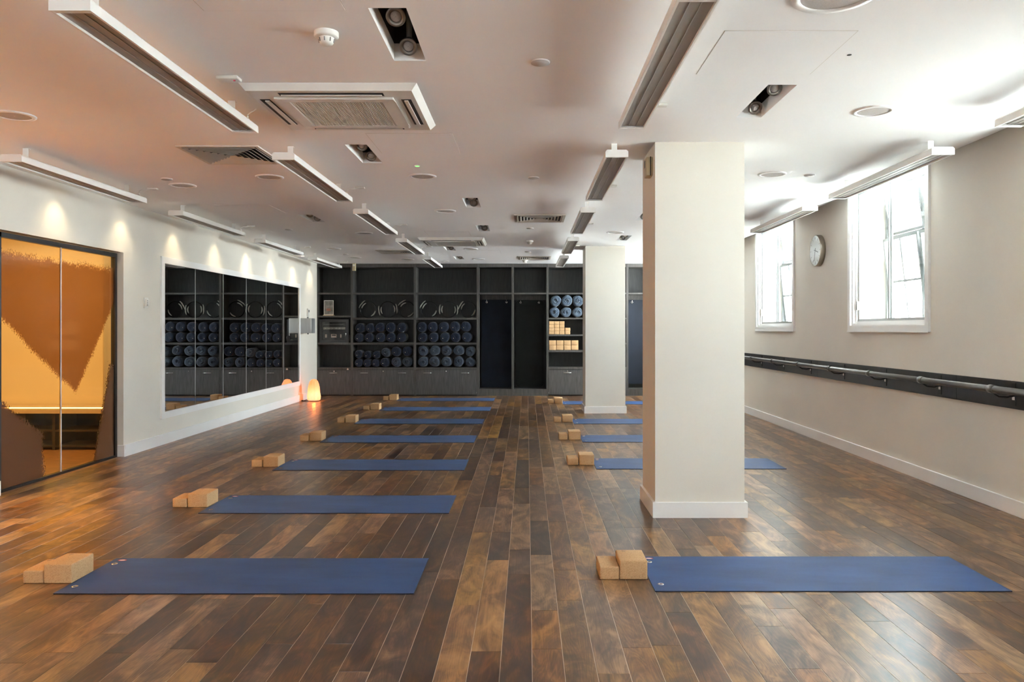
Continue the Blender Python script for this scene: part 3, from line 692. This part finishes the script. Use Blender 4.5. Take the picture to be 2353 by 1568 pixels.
for i, (xu, xl, ru_, rl_) in enumerate(((938, 925, .106, .100), (1060, 1050, .108, .101), (1182, 1174, .107, .099))):
    for lvl, (xv, r) in enumerate(((xl, rl_), (xu, ru_))):
        seed += 1; z = zb+r*1.08+.002 if lvl == 0 else zb+rl_*2.18+r*1.09+.002
        roll(cx8(xv), 758-(z-H)*F/SH, r, 'pale', 'slate blue rolled blanket, %s in the %s row above the cork blocks' % (['left', 'middle', 'right'][i], ['lower', 'upper'][lvl]), 'rolled blankets above the cork blocks', seed)
# ---------------------------------------------------------------- cork blocks
def block_proto(w_, h, d, label, loc, group, logo=True):
    t = thing('cork_block', label, 'yoga block', loc, 0, group)
    MB().box(0, 0, 0, w_, d, h).build('body', M_cork, t, bevel=.007, segs=3)
    if logo:
        e = MB(); cx, cy = w_*.28, d*.86; n = 20
        v = []; f = []
        for k in range(n):
            a = 2*PI*k/n; v += [(cx+.011*math.cos(a), cy+.011*math.sin(a), h+.0003), (cx+.0085*math.cos(a), cy+.0085*math.sin(a), h+.0003)]
        f = [(2*k, 2*((k+1) % n), 2*((k+1) % n)+1, 2*k+1) for k in range(n)]
        e.add(v, f); e.box(cx-.005, cy-.004, h+.0001, cx-.002, cy+.004, h+.0004); e.box(cx+.002, cy-.004, h+.0001, cx+.005, cy+.004, h+.0004)
        e.build('emblem', M_ink, t)
    return t
thin0 = thick0 = None
TW, TH, TD = .145, .100, .205; LW, LH, LD = .103, .067, .205
def fl(x, y): d = H*F/(y-758); return ((x-1211)*d/F, d)
def floor_block(x, y, thick, label):
    global thin0, thick0
    X, Y = fl(x, y)
    if thick:
        if thick0 is None: thick0 = block_proto(TW, TH, TD, label, (X, Y, 0), 'thick cork blocks beside the mats'); return thick0
        return dup(thick0, (X, Y, 0), random.uniform(-.01, .01), label)
    if thin0 is None: thin0 = block_proto(LW, LH, LD, label, (X, Y, 0), 'thin cork blocks beside the mats'); return thin0
    return dup(thin0, (X, Y, 0), 0, label)
LB = [(52,100,1342),(396,431,1167),(577.6,604.5,1073.8),(688.8,710.6,1014),(774.8,793.5,971.8),(834.3,850.7,942.6),(880.2,894.2,920.1)]
RB = [(1377.9,1424.4,1333),(1304.1,1331,1069.8),(1284.2,1306.7,1011.2),(1273,1292.2,971.1),(1259.2,1274.2,928.1)]
rights_L, rights_R = [], []
for side, arr, rec in (('left', LB, rights_L), ('right', RB, rights_R)):
    for i, (xl, xt, y) in enumerate(arr):
        X, Y = fl(xt, y); rec.append((X+TW, Y))
        Xl = fl(xl, y)[0]; xl2 = min(Xl, X-LW-.002)
        nm = '%s %s mat' % (ORD[i], side)
        o = floor_block(xl, y, False, 'thin cork block left of the thick one at the %s' % nm); o.location.x = xl2
        o = floor_block(xt, y, True, 'thick cork block touching the end of the %s' % nm); o.rotation_euler = (0, 0, 0)
# stacks on the shelf
zS = Zs(768.9)+.0012; x0 = Xs(cx8(862.5)); s0 = None
for c_, (n_, xv) in enumerate(((4, 862.5), (4, 918.5), (4, 976.5), (2, 1040))):
    for r_ in range(n_):
        lab = 'thin cork block on the shelf, column %s, %s from the bottom' % (['one from the left', 'two', 'three', 'four at the low end'][c_], PLACE[r_])
        loc = (Xs(cx8(xv))+random.uniform(0, .002), SH+.03+random.uniform(0, .006), zS+r_*(.0655))
        if s0 is None: s0 = block_proto(.100, .0645, .22, lab, loc, 'thin cork blocks stacked on the shelf', False)
        else: dup(s0, loc, 0, lab)
zS = Zs(805)+.0012; s1 = None
for c_, xv in enumerate((863, 943.5, 1025.5, 1107)):
    for r_ in range(2):
        lab = 'thick cork block on the lower block shelf, %s column, %s row' % (PLACE[c_], ['bottom', 'top'][r_])
        loc = (Xs(cx8(xv))+random.uniform(0, .003), SH+.03+random.uniform(0, .01), zS+r_*.0965)
        if s1 is None: s1 = block_proto(.138, .0955, .22, lab, loc, 'thick cork blocks stacked on the shelf', False)
        else: dup(s1, loc, 0, lab)
# ---------------------------------------------------------------- yoga mats
MATW, MATL, MT = .590, 1.785, .005
def mat_proto(label, loc):
    t = thing('yoga_mat', label, 'yoga mat', loc, 0, 'navy yoga mats laid out on the floor')
    nx = 24; v = []; f = []
    s = MB().box(0, 0, 0.0, MATL, MATW, MT)
    o = s.build('mat_sheet', [M_mat, M_matedge], t, bevel=.0012, segs=1)
    for p in o.data.polygons:
        if abs(p.normal.z) < .9: p.material_index = 1
    for gy in (.105, MATW-.105):
        MB().lathe([(.0165, .0000), (.0155, .0016), (.0125, .0022), (.0085, .0012), (.0080, 0)], 'Z', (.047, gy, MT), 20).build('eyelet', M_chrome, t)
        MB().cyl((.047, gy, MT+.0001), .0078, .0003, n=16).build('eyelet_hole', M_dark, t)
    n = 22; v = [(.056+.024*math.cos(2*PI*k/n), MATW-.040+.014*math.sin(2*PI*k/n), MT+.0004) for k in range(n)]
    MB().add(v, [tuple(range(n))]).build('oval_label', M_red, t)
    v = [(.056+.017*math.cos(2*PI*k/n), MATW-.040+.0085*math.sin(2*PI*k/n), MT+.0007) for k in range(n)]
    MB().add(v, [tuple(range(n))]).build('label_print', M_labelw, t)
    return t
ML = [(-2.354,3.832),(-2.341,5.513),(-2.369,7.197),(-2.40,8.97),(-2.404,10.75),(-2.384,12.48),(-2.397,14.20)]
MR = [(.639,3.867),(.6468,7.264),(.645,9.003),(.652,10.75),(.634,13.56)]
m0 = None
for side, arr, rec in (('left', ML, rights_L), ('right', MR, rights_R)):
    for i, (X, Y) in enumerate(arr):
        X = max(X, rec[i][0]+.002)
        extra = ['in the foreground', 'one row back', 'two rows back', 'three rows back', 'four rows back', 'five rows back', 'nearest the shelving'][i]
        lab = 'navy yoga mat, %s of the %s column' % (ORD[i], side)
        if m0 is None: m0 = mat_proto(lab, (X, Y, 0))
        else: dup(m0, (X, Y, 0), 0, lab)
# ---------------------------------------------------------------- ceiling heaters
def heater_proto(label, loc):
    t = thing('infrared_heater', label, 'heater', loc, 0, 'long radiant heaters under the ceiling')
    Wd, Hh, Lh = .153, .050, 1.79; zb = -.130; h = Wd/2; ch = .011
    # casing: extruded channel with chamfered shoulders, open below
    prof = [(-h, zb), (-h, zb+Hh-ch), (-h+ch, zb+Hh), (h-ch, zb+Hh), (h, zb+Hh-ch), (h, zb), (h-.010, zb), (h-.010, zb+.020), (-h+.010, zb+.020), (-h+.010, zb)]
    MB().prism(prof, .006, Lh-.006, 'Y').build('casing', M_white, t)
    pe = [(-h-.001, zb-.001), (-h-.001, zb+Hh-ch), (-h+ch, zb+Hh+.001), (h-ch, zb+Hh+.001), (h+.001, zb+Hh-ch), (h+.001, zb-.001)]
    for y0, y1 in ((0, .006), (Lh-.006, Lh)): MB().prism(pe, y0, y1, 'Y').build('end_cap', M_white, t)
    f = MB(); f.box(-h+.010, .006, zb+.001, h-.010, .030, zb+.004); f.box(-h+.010, Lh-.030, zb+.001, h-.010, Lh-.006, zb+.004); f.build('end_flange', M_white, t)
    MB().box(-h+.010, .03, zb+.011, h-.010, Lh-.03, zb+.0195).build('heating_plate', M_heat, t)
    for rx in (-.024, .020): MB().box(rx, .03, zb+.008, rx+.004, Lh-.03, zb+.011).build('plate_rib', M_rib, t)
    for yb_ in (.16, Lh-.22):
        b = MB(); b.box(-.020, yb_, zb+Hh, .020, yb_+.003, 0); b.box(-.020, yb_, -.003, .020, yb_+.03, 0); b.box(-.020, yb_, zb+Hh+.0, .020, yb_+.03, zb+Hh+.003)
        bo = b.build('bracket', M_white, t)
    g = MB().cyl((.035, Lh-.06, zb+Hh), .011, .020, n=12); g.cyl((.035, Lh-.06, zb+Hh+.02), .007, .012, n=12); g.build('cable_gland', M_white, t)
    pts = [(.035, Lh-.06, zb+Hh+.025), (.036, Lh-.06, zb+Hh+.050), (.060, Lh-.06, zb+Hh+.062), (.10, Lh-.06, zb+Hh+.058), (.13, Lh-.055, zb+Hh+.066), (.140, Lh-.05, -.001)]
    MB().tube(pts, .0035, 6).build('cable', M_cable, t)
    b = MB().box(.115, Lh-.075, -.014, .20, Lh-.03, 0); b.build('connector_box', M_plastic, t, bevel=.003, segs=1)
    return t
h0 = None
def heater(x, y, label):
    global h0
    if h0 is None: h0 = heater_proto(label, (x, y, ZC)); return h0
    h = dup(h0, (x, y, ZC), 0, label)
    if 'nearest in the row left' in label:      # its flex goes straight up beside the air conditioner
        for c in list(h.children):
            if c.name.startswith(('cable', 'connector_box')) and not c.name.startswith('cable_gland'): bpy.data.objects.remove(c)
        MB().tube([(.035, 1.73, -.055), (.036, 1.73, -.035), (.055, 1.73, -.020), (.075, 1.73, -.012), (.085, 1.73, -.001)], .0035, 6).build('cable', M_cable, h)
    return h
RN = {'A': 'row beside the left wall', 'B': 'row left of the aisle', 'C': 'row right of the aisle', 'D': 'row along the window wall'}
for row, x, yfar in (('A', -3.62, [7.22, 9.77, 12.28, 14.84]), ('B', -1.690, [4.65, 7.16, 9.66, 12.2, 14.79]), ('C', .614, [4.55, 7.08, 9.57, 12.07, 14.6]), ('D', 2.800, [4.51, 7.00, 9.45])):
    for i, yf in enumerate(yfar): heater(x, yf-1.79, 'white radiant ceiling heater, %s in the %s' % (ORD[i], RN[row]))
# ---------------------------------------------------------------- air conditioning cassettes
def ac(x, y, label):
    S = .945; D = .86
    t = thing('air_conditioner', label, 'air conditioner', (x, y, ZC), 0, 'ceiling air conditioning cassettes')
    e = .03; f = MB()
    # tapered outer frame ring
    o_ = [(0,0),(S,0),(S,D),(0,D)]; m_ = [(e,e*.6),(S-e,e*.6),(S-e,D-e),(e,D-e)]; w_ = .165; i_ = [(w_,w_*.8),(S-w_,w_*.8),(S-w_,D-w_*.8),(w_,D-w_*.8)]
    v = [(p[0], p[1], 0) for p in o_]+[(p[0], p[1], -.038) for p in m_]+[(p[0], p[1], -.038) for p in i_]+[(p[0], p[1], -.015) for p in i_]
    fs = []
    for k in range(4):
        a, b = k, (k+1) % 4; fs += [(a, b, 4+b, 4+a), (4+a, 4+b, 8+b, 8+a), (8+a, 8+b, 12+b, 12+a)]
    f.add(v, fs); f.build('outer_frame', M_plastic, t)
    # outlets, each with a flap
    for (x0, y0, x1, y1, ax) in ((.19, .055, S-.19, .105, 0), (.19, D-.105, S-.19, D-.055, 0), (.055, .17, .110, D-.17, 1), (S-.110, .17, S-.055, D-.17, 1)):
        s = MB().box(x0, y0, -.0395, x1, y1, -.037); so = s.build('outlet', M_dark, t)
        fl_ = MB()
        if ax == 0: fl_.box(x0+.01, y0+.022, -.046, x1-.01, y1-.004, -.041)
        elif x0 < .3: fl_.box(x0+.026, y0+.01, -.047, x1-.004, y1-.01, -.041)
        else: fl_.box(x0+.016, y0+.01, -.047, x1-.018, y1-.01, -.041)
        fl_.build('flap', M_plastic, so)
    # inner panel and grille
    a0, b0 = .145, .125
    p = MB(); p.box(a0, b0, -.052, S-a0, b0+.055, -.036); p.box(a0, D-b0-.055, -.052, S-a0, D-b0, -.036); p.box(a0, b0+.055, -.052, a0+.075, D-b0-.055, -.036); p.box(S-a0-.075, b0+.055, -.052, S-a0, D-b0-.055, -.036)
    p.build('inner_panel', M_plastic, t, bevel=.004, segs=1)
    MB().box(a0+.075, b0+.055, -.040, S-a0-.075, D-b0-.055, -.037).build('filter_back', M_dark, t)
    n = 52; W0 = S-2*a0-.15; g = MB()
    for k in range(n):
        xx = a0+.075+W0*(k+.25)/n; g.box(xx, b0+.055, -.050, xx+W0/n*.5, D-b0-.055, -.042)
    for yy in (.33, .66): yv = b0+.055+(D-2*b0-.11)*yy; g.box(a0+.075, yv, -.046, S-a0-.075, yv+.003, -.042)
    go = g.build('grille', M_plastic, t); go['kind'] = 'stuff'
    return t
ac(-1.530, 4.105, 'white ceiling air conditioning cassette above the foreground mats')
ac(-1.555, 10.98, 'white ceiling air conditioning cassette near the far shelving')
# ---------------------------------------------------------------- square air diffusers
def diffuser(x, y, label, first=[None]):
    if first[0]: return dup(first[0], (x, y, ZC), 0, label)
    t = thing('air_diffuser', label, 'air vent', (x, y, ZC), 0, 'square ceiling air diffusers'); first[0] = t
    S = .59; q = .028; f = MB()
    f.box(0, 0, -.010, S, q, 0); f.box(0, S-q, -.010, S, S, 0); f.box(0, q, -.010, q, S-q, 0); f.box(S-q, q, -.010, S, S-q, 0); f.build('frame', M_slat, t)
    MB().box(q, q, -.002, S-q, S-q, -.0005).build('duct_opening', M_dark, t)
    for k in range(7):
        a = q+.006+k*.037; b = S-a; v = []; fs = []
        top, bot = -.002, -.014; wd = .016
        o_ = [(a,a),(b,a),(b,b),(a,b)]; i_ = [(a+wd,a+wd),(b-wd,a+wd),(b-wd,b-wd),(a+wd,b-wd)]
        v = [(p[0], p[1], bot) for p in o_]+[(p[0], p[1], top) for p in i_]+[(p[0], p[1], bot-.002) for p in o_]+[(p[0], p[1], top-.001) for p in i_]
        for j in range(4): n_ = (j+1) % 4; fs += [(j, n_, 4+n_, 4+j), (8+j, 8+n_, 12+n_, 12+j), (j, n_, 8+n_, 8+j), (4+j, 4+n_, 12+n_, 12+j)]
        MB().add(v, fs).build('vane', M_slat, t)
    return t
diffuser(-2.50, 5.50, 'square louvred ceiling vent left of the near air conditioner')
diffuser(-.149, 8.79, 'square louvred ceiling vent over the aisle, the nearer of two')
diffuser(-2.49, 12.70, 'square louvred ceiling vent at the far left of the ceiling')
diffuser(-.160, 13.80, 'square louvred ceiling vent over the aisle close to the shelving')
# ---------------------------------------------------------------- ceiling speakers, discs, smoke detectors
def speaker(x, y, label, r=.118, first={}):
    k = round(r, 3)
    if k in first: return dup(first[k], (x, y, ZC), 0, label)
    t = thing('ceiling_speaker', label, 'speaker', (x, y, ZC), 0, 'round ceiling speakers'); first[k] = t
    MB().lathe([(r, 0), (r-.002, -.007), (r*.80, -.009), (r*.78, -.004)], 'Z', (0,0,0), 40).build('rim', M_trim, t)
    MB().lathe([(.001, -.0052), (r*.5, -.0052), (r*.785, -.004)], 'Z', (0,0,0), 40).build('grille', M_mesh, t)
    MB().cyl((0, 0, -.0065), .004, .002, n=10).build('centre_pin', M_slat, t)
    return t
SP = [(-3.13, 4.73, 'round ceiling speaker at the left edge of the ceiling, nearest the camera'), (-2.205, 6.635, 'round ceiling speaker just beyond the near louvred vent'), (-3.12, 7.02, 'pale round ceiling speaker between the two nearest left-wall heaters'),
      (-.89, 6.605, 'round ceiling speaker beside the green indicator'), (-.90, 8.53, 'round ceiling speaker over the aisle, between the third recessed slot and the heaters'), (-2.205, 10.48, 'round ceiling speaker left of the third heater of the middle-left row'),
      (-3.125, 12.52, 'small-looking round speaker beyond the left-wall heaters'), (-3.12, 14.03, 'farthest round speaker above the narrow shelving unit'), (-.91, 12.54, 'round ceiling speaker right beyond the far air conditioner'),
      (-2.215, 14.40, 'round ceiling speaker above the left wide shelving bay'), (-.895, 14.35, 'round ceiling speaker above the right wide shelving bay'), (1.183, 10.41, 'round ceiling speaker in front of the far column'),
      (2.06, 6.51, 'round white ceiling speaker right of the near column'), (2.07, 4.63, 'round white ceiling speaker between recessed slot and window heater'), (1.47, 14.1, 'round ceiling speaker between the two columns near the shelving')]
for x, y, lab in SP: speaker(x, y, lab)
speaker(1.205, 3.03, 'large grey-meshed ceiling speaker cut by the top edge', .165)
def disc(x, y, label, first=[None]):
    if first[0]: return dup(first[0], (x, y, ZC), 0, label)
    t = thing('ceiling_disc', label, 'ceiling fitting', (x, y, ZC), 0, 'small round ceiling discs'); first[0] = t
    MB().lathe([(.045, -.006), (.0445, -.009), (.001, -.010)], 'Z', (0,0,0), 28).build('cover', M_mesh, t)
    MB().lathe([(.048, 0), (.048, -.004), (.040, -.006)], 'Z', (0,0,0), 28).build('rim', M_trim, t); return t
for x, y, lab in [(.064, 3.785, 'small round disc on the ceiling over the near aisle'), (.056, 6.66, 'small round ceiling disc over the aisle, second from camera'), (.039, 9.99, 'small round ceiling disc just beyond the near aisle vent'), (.012, 13.0, 'small round ceiling disc before the farthest vent'),
                  (-3.125, 6.72, 'small round ceiling disc near the second left-wall speaker'), (2.39, 6.55, 'small round ceiling disc next to the white speaker by the windows'), (-3.11, 10.1, 'small round ceiling disc between left-wall heaters'), (-3.14, 13.4, 'small round ceiling disc near the far left corner')]: disc(x, y, lab)
def smoke(x, y, label, first=[None]):
    if first[0]: return dup(first[0], (x, y, ZC), 0, label)
    t = thing('smoke_detector', label, 'smoke detector', (x, y, ZC), 0, 'white smoke detectors'); first[0] = t
    MB().lathe([(.053, 0), (.053, -.020), (.050, -.024), (.034, -.026)], 'Z', (0,0,0), 28).build('base', M_plastic, t)
    MB().lathe([(.034, -.026), (.030, -.048), (.024, -.056), (.001, -.057)], 'Z', (0,0,0), 24).build('sensor_head', M_plastic, t)
    for k in range(8):
        a = 2*PI*k/8; MB().tube([(.0345*math.cos(a), .0345*math.sin(a), -.030), (.031*math.cos(a), .031*math.sin(a), -.046)], .003, 5).build('vent_slot', M_grey, t)
    return t
smoke(-.883, 3.41, 'white smoke detector near the top edge left of the recessed slot'); smoke(.04, 11.37, 'white smoke detector over the aisle toward the shelving'); smoke(-.04, 14.55, 'white smoke detector just before the shelving')
t = thing('indicator_light', 'small green indicator light on the ceiling', 'indicator light', (-.875, 6.18, ZC))
MB().lathe([(.024, 0), (.024, -.004), (.017, -.006)], 'Z', (0,0,0), 20).build('bezel', M_trim, t); MB().lathe([(.017, -.004), (.001, -.008)], 'Z', (0,0,0), 16).build('lens', M_green, t)
t = thing('junction_box', 'white ceiling junction box before the near air conditioner', 'junction box', (-1.60, 3.98, ZC))
MB().box(0, 0, -.018, .11, .07, 0).build('cover', M_plastic, t, bevel=.004, segs=2); MB().cyl((.085, .03, -.022), .006, .005, n=10).build('button', M_red, t)
# ---------------------------------------------------------------- recessed slots with gimbal spotlights
for i, (x, y, w_, L_) in enumerate(SLOTS):
    t = thing('recessed_spotlight', ['recessed twin spotlight slot right of the near smoke detector', 'recessed spotlight slot just beyond the near air conditioner', 'recessed spotlight slot between heaters over the left aisle edge', 'recessed spotlight slot left beyond the second heater', 'recessed spotlight slot before the far air conditioner',
        'recessed spotlight slot just behind the far air conditioner', 'recessed spotlight slot close to the shelving', 'recessed spotlight slot right of the near column top', 'recessed spotlight slot half hidden behind the near column', 'recessed spotlight slot in front of the far column'][i], 'spotlight', (x, y, ZC), 0, 'recessed ceiling spotlight slots')
    k = .016; d0 = .085; g = MB()
    for q in ((-k, -k, 0, L_+k), (w_, -k, w_+k, L_+k), (0, -k, w_, 0), (0, L_, w_, L_+k)): g.box(q[0], q[1], 0.0005, q[2], q[3], d0)
    g.build('plaster_reveal', M_ceil, t)
    v = MB()
    for q in ((-k, -k, 0, L_+k), (w_, -k, w_+k, L_+k), (0, -k, w_, 0), (0, L_, w_, L_+k)): v.box(q[0], q[1], d0, q[2], q[3], .26)
    v.box(-k, -k, .26, w_+k, L_+k, .27); v.build('black_housing', M_void, t)
    for yy, tilt in ((.16, 0), (L_-.11, 0)):
        loc, rot = (w_*.55, yy, .028), (math.radians(-48), 0, 0)
        lm = MB().lathe([(.020, .055), (.030, .040), (.040, .012), (.043, .002), (.041, -.004), (.029, -.004), (.024, .006), (.023, .012)], 'Z', (0, 0, 0), 32)
        lo = lm.build('spotlight_head', M_head, t, loc=loc, rot=rot)
        MB().lathe([(.001, .002), (.021, .002), (.024, .008)], 'Z', (0, 0, 0), 24).build('bulb_face', M_mesh, lo)
        st = MB().cyl((w_*.55, yy+.03, .060), .014, .20, n=14); st.cyl((w_*.55, yy+.03, .050), .019, .03, n=16); st.build('stem', M_grey, t)
# wall-wash downlight fittings
dl0 = None
for i, y in enumerate(WASH_Y):
    lab = 'lit recessed downlight at the ceiling edge by the left wall, %s from the camera' % (ORD+['ninth', 'tenth'])[i]
    if dl0 is None:
        dl0 = thing('downlight', lab, 'downlight', (-3.985, y, ZC), 0, 'lit downlights washing the left wall')
        MB().lathe([(.040, 0), (.040, -.004), (.031, -.005), (.030, 0)], 'Z', (0,0,0), 24).build('trim_ring', M_trim, dl0)
        MB().lathe([(.001, -.0035), (.030, -.002)], 'Z', (0,0,0), 20).build('lens', M_lens, dl0)
    else: dup(dl0, (-3.985, y, ZC), 0, lab)
# ---------------------------------------------------------------- clock
ck = thing('wall_clock', 'round steel-rimmed wall clock between the two windows', 'clock', (XR, 9.115, 2.24))
R = .184
MB().lathe([(.001, -.002), (R, 0), (R, -.055), (R-.003, -.060), (R-.010, -.060), (R-.012, -.050)], 'X', (0,0,0), 56).build('case', M_nickel, ck)
MB().lathe([(R-.011, -.052), (.001, -.052)], 'X', (0,0,0), 56).build('dial', mat('silver_dial', (0.62, 0.64, 0.62), 0.3, var=0.02), ck)
for k in range(12):
    a = PI/6*k; s, c = math.sin(a), math.cos(a)
    MB().tube([(-.0535, -s*(R-.055), c*(R-.055)), (-.0535, -s*(R-.028), c*(R-.028))], .0022, 5).build('hour_mark', M_grey, ck)
for (ang, l0, l1, r_, nm) in ((math.radians(106), -.03, .090, .0042, 'hour_hand'), (math.radians(198), -.03, .125, .0032, 'minute_hand')):
    s, c = math.sin(ang), math.cos(ang)
    MB().tube([(-.0555, -s*l0, c*l0), (-.0555, -s*l1, c*l1)], r_, 6).build(nm, M_grey, ck)
MB().cyl((-.058, 0, 0), .007, .006, 'X', 12).build('hub', M_grey, ck)
MB().lathe([(R-.010, -.0585), (.001, -.0585)], 'X', (0,0,0), 40).build('glass', M_pane, ck)
# ---------------------------------------------------------------- left wall fittings
t = thing('light_switch', 'small white switch plate between the gold door and mirror', 'switch', (XL, 8.40, 1.545))
MB().box(0, 0, 0, .012, .085, .115).build('plate', M_plastic, t, bevel=.002, segs=1); MB().box(.012, .012, .02, .030, .072, .098).build('cover', M_plastic, t, bevel=.003, segs=1)
for k in range(3): MB().box(.0305, .02, .030+.022*k, .0325, .034, .040+.022*k).build('button', M_grey, t)
t = thing('towel_dispenser', 'brushed steel wall box at the far end of the mirror', 'dispenser', (XL, 14.165, 1.245))
MB().box(0.0, 0, 0, .215, .24, .275).build('body', M_steel, t, bevel=.008, segs=2); MB().box(.215, .02, .0, .222, .22, .27).build('front_cover', M_grey, t); MB().box(.12, .08, -.02, .14, .1, 0).build('outlet', M_dark, t)
t = thing('thermostat', 'white thermostat above the steel box on the left wall', 'thermostat', (XL, 14.62, 1.56))
MB().box(0, 0, 0, .03, .10, .15).build('housing', M_plastic, t, bevel=.004, segs=1); MB().box(.030, .03, .08, .032, .075, .125).build('display', M_dark, t); MB().box(0, .02, -.075, .02, .08, -.01).build('lower_switch', M_grey, t)
# PIR sensor on the near column
t = thing('motion_sensor', 'yellowed box sensor high on the near column, facing the aisle', 'sensor', (.894, 5.50, 2.405))
MB().box(-.045, 0, 0, 0, .115, .135).build('housing', M_cream, t, bevel=.006, segs=2); MB().box(-.047, .060, .070, -.045, .105, .120).build('lens', M_grey, t); MB().box(-.020, -.004, .0, -.014, .0, .135).build('seam', M_dark, t)
# small cream box under the ceiling in front of the shelving
t = thing('corner_sensor', 'small cream box hanging under the ceiling before the shelving', 'sensor', (Xs(812)+.0, SH-.10, 2.47))
MB().box(0, 0, 0, .066, .05, .146).build('housing', M_cream, t, bevel=.005, segs=2); MB().box(.012, -.002, .09, .054, 0, .13).build('lens', M_plastic, t); MB().box(.02, .02, .146, .046, .04, .150).build('mount', M_cream, t)
# ---------------------------------------------------------------- narrow bay contents
zb = Zs(725.7)+.0012
t = thing('poster_stand', 'white framed upright stand with grey poster and orange lettering', 'poster stand', (Xs(741.3), SH+.10, zb))
W, Hh = Xs(763.5)-Xs(741.3), .305
s = MB(); q = .010; s.box(0, 0, .015, q, .012, Hh); s.box(W-q, 0, .015, W, .012, Hh); s.box(q, 0, Hh-q, W-q, .012, Hh); s.box(q, 0, .015, W-q, .012, .015+q); s.build('frame', M_acryl, t)
MB().box(q, .004, .015+q, W-q, .009, Hh-q).build('poster', M_print, t)
for rr, (z0, n_, h_) in enumerate(((.122, 5, .020), (.096, 6, .020))):
    for k in range(n_):
        w0 = .085/n_; x0 = .048+k*w0+(.004 if rr else 0)
        l = MB(); l.box(x0, .0025, z0, x0+w0*.28, .004, z0+h_); l.box(x0+w0*.28, .0025, z0+h_*.4*(k % 2)+h_*.3, x0+w0*.75, .004, z0+h_*.4*(k % 2)+h_*.48); l.box(x0+w0*.6, .0025, z0, x0+w0*.78, .004, z0+h_*(.6+.4*(k % 2)))
        l.build('orange_letter', M_orange, t)
MB().box(-.002, -.07, 0, W+.012, .06, .015).build('foot', mat('pale_wood_foot', (0.55, 0.42, 0.26), 0.5, var=0.1), t, bevel=.003, segs=1)
zb = Zs(788)+.0012
t = thing('equipment_case', 'black glass-fronted equipment case in the narrow shelving unit', 'equipment case', (Xs(732.8), SH+.02, zb))
W, Hh = Xs(800.8)-Xs(732.8), Zs(734.2)-zb
s = MB(); s.box(0, 0, 0, .02, .36, Hh); s.box(W-.02, 0, 0, W, .36, Hh); s.box(.02, 0, 0, W-.02, .36, .02); s.box(.02, 0, Hh-.02, W-.02, .36, Hh); s.box(.02, .34, .02, W-.02, .36, Hh-.02); s.build('case_shell', M_black, t)
s = MB(); s.box(.02, .0, .02, .06, .006, Hh-.02); s.box(W-.06, 0, .02, W-.02, .006, Hh-.02); s.box(.06, 0, .02, W-.06, .006, .05); s.box(.06, 0, Hh-.05, W-.06, .006, Hh-.02); s.build('door_frame', M_black, t)
MB().box(.06, .002, .05, W-.06, .004, Hh-.05).build('glass_door', M_pane2, t)
am = MB().box(.075, .03, .27, W-.075, .30, .345).build('amplifier', M_dark, t)
MB().box(.075, .024, .262, W-.075, .03, .305).build('amplifier_face', mat('dim_silver_face', (0.32, 0.29, 0.24), .35, metal=.6, var=.4, scale=60, stretch=(1, 1, .1)), am)
MB().tube([(.075, .022, .345), (.09, .022, .362), (W-.09, .022, .362), (W-.075, .022, .345)], .002, 6).build('amplifier_handle', M_pad, am)
for k in range(5): MB().cyl((.12+.07*k, .014, .284), .007, .010, 'Y', 12).build('knob', M_pad, am)
lo = MB().box(.075, .05, .06, W-.075, .30, .24).build('lower_unit', M_black, t)
for (a, b_, c, d) in ((.105, .10, .140, .165), (.225, .10, .330, .168), (.405, .10, .430, .165)):
    MB().box(a, .045, b_, c, .05, d).build('paper_label', M_paper, lo)
MB().box(.240, .042, .135, .318, .045, .160).build('cassette_window', M_dark, lo)
MB().cyl((W-.055, -.010, .18), .009, .012, 'Y', 14).build('lock', M_chrome, t); MB().tube([(W-.055, -.010, .17), (W-.056, -.012, .135)], .005, 6).build('key', M_chrome, t)
MB().tube([(W+.006, .05, .15), (W+.012, .03, .11), (W+.006, .02, .06), (W+.012, .03, .03)], .003, 6).build('cable', M_cable, t)
t = thing('key_tag', 'tiny pale tag on the edge of the narrow unit, upper right of its flap', 'tag', (Xs(797.0), SH-.010, Zs(850.6)))
MB().prism([(0, 0), (.038, 0), (.032, .032), (.006, .032)], 0, .006, 'Y').build('tag_plate', M_paper, t); MB().lathe([(.009, 0), (.009, .003), (.006, .003)], 'Y', (.019, 0, .036), 12).build('loop', M_brass, t)
# ---------------------------------------------------------------- salt lamp on the floor by the mirror
LX, LY = -3.905, 14.20
t = thing('salt_lamp', 'glowing orange salt crystal lamp on the floor in the far left corner', 'lamp', (LX, LY, 0))
prof = [(.001, .012), (.095, .012), (.118, .03), (.122, .09), (.116, .17), (.110, .24), (.098, .31), (.068, .37), (.040, .398), (.001, .405)]
rnd = random.Random(4)
J = {}
def jit(j, i):
    if (j, i) not in J: J[(j, i)] = rnd.uniform(.94, 1.04)
    return J[(j, i)]
MB().lathe(prof, 'Z', (0,0,0), 11, smooth=False, jit=jit).build('crystal', M_salt, t)
MB().lathe([(.085, 0), (.092, .006), (.088, .014)], 'Z', (0,0,0), 24, cap=True).build('base', mat('dark_wood_base', (0.12, 0.06, 0.03), .5, var=.1), t)
lp = [(-.10, .02, .006), (-.15, -.02, .006), (-.19, .02, .006), (-.215, -.05, .006), (-.17, -.08, .006), (-.12, -.05, .006), (-.16, .0, .014), (-.20, -.02, .006)]
MB().tube(lp, .004, 6).build('cord', M_black, t); MB().box(-.215, -.06, .0, -.185, -.02, .022).build('switch', M_black, t, bevel=.003, segs=1)
light('salt_lamp_bulb', 'POINT', (LX, LY, .13), 1.8, (1.0, 0.55, 0.25), shadow_soft_size=0.03)
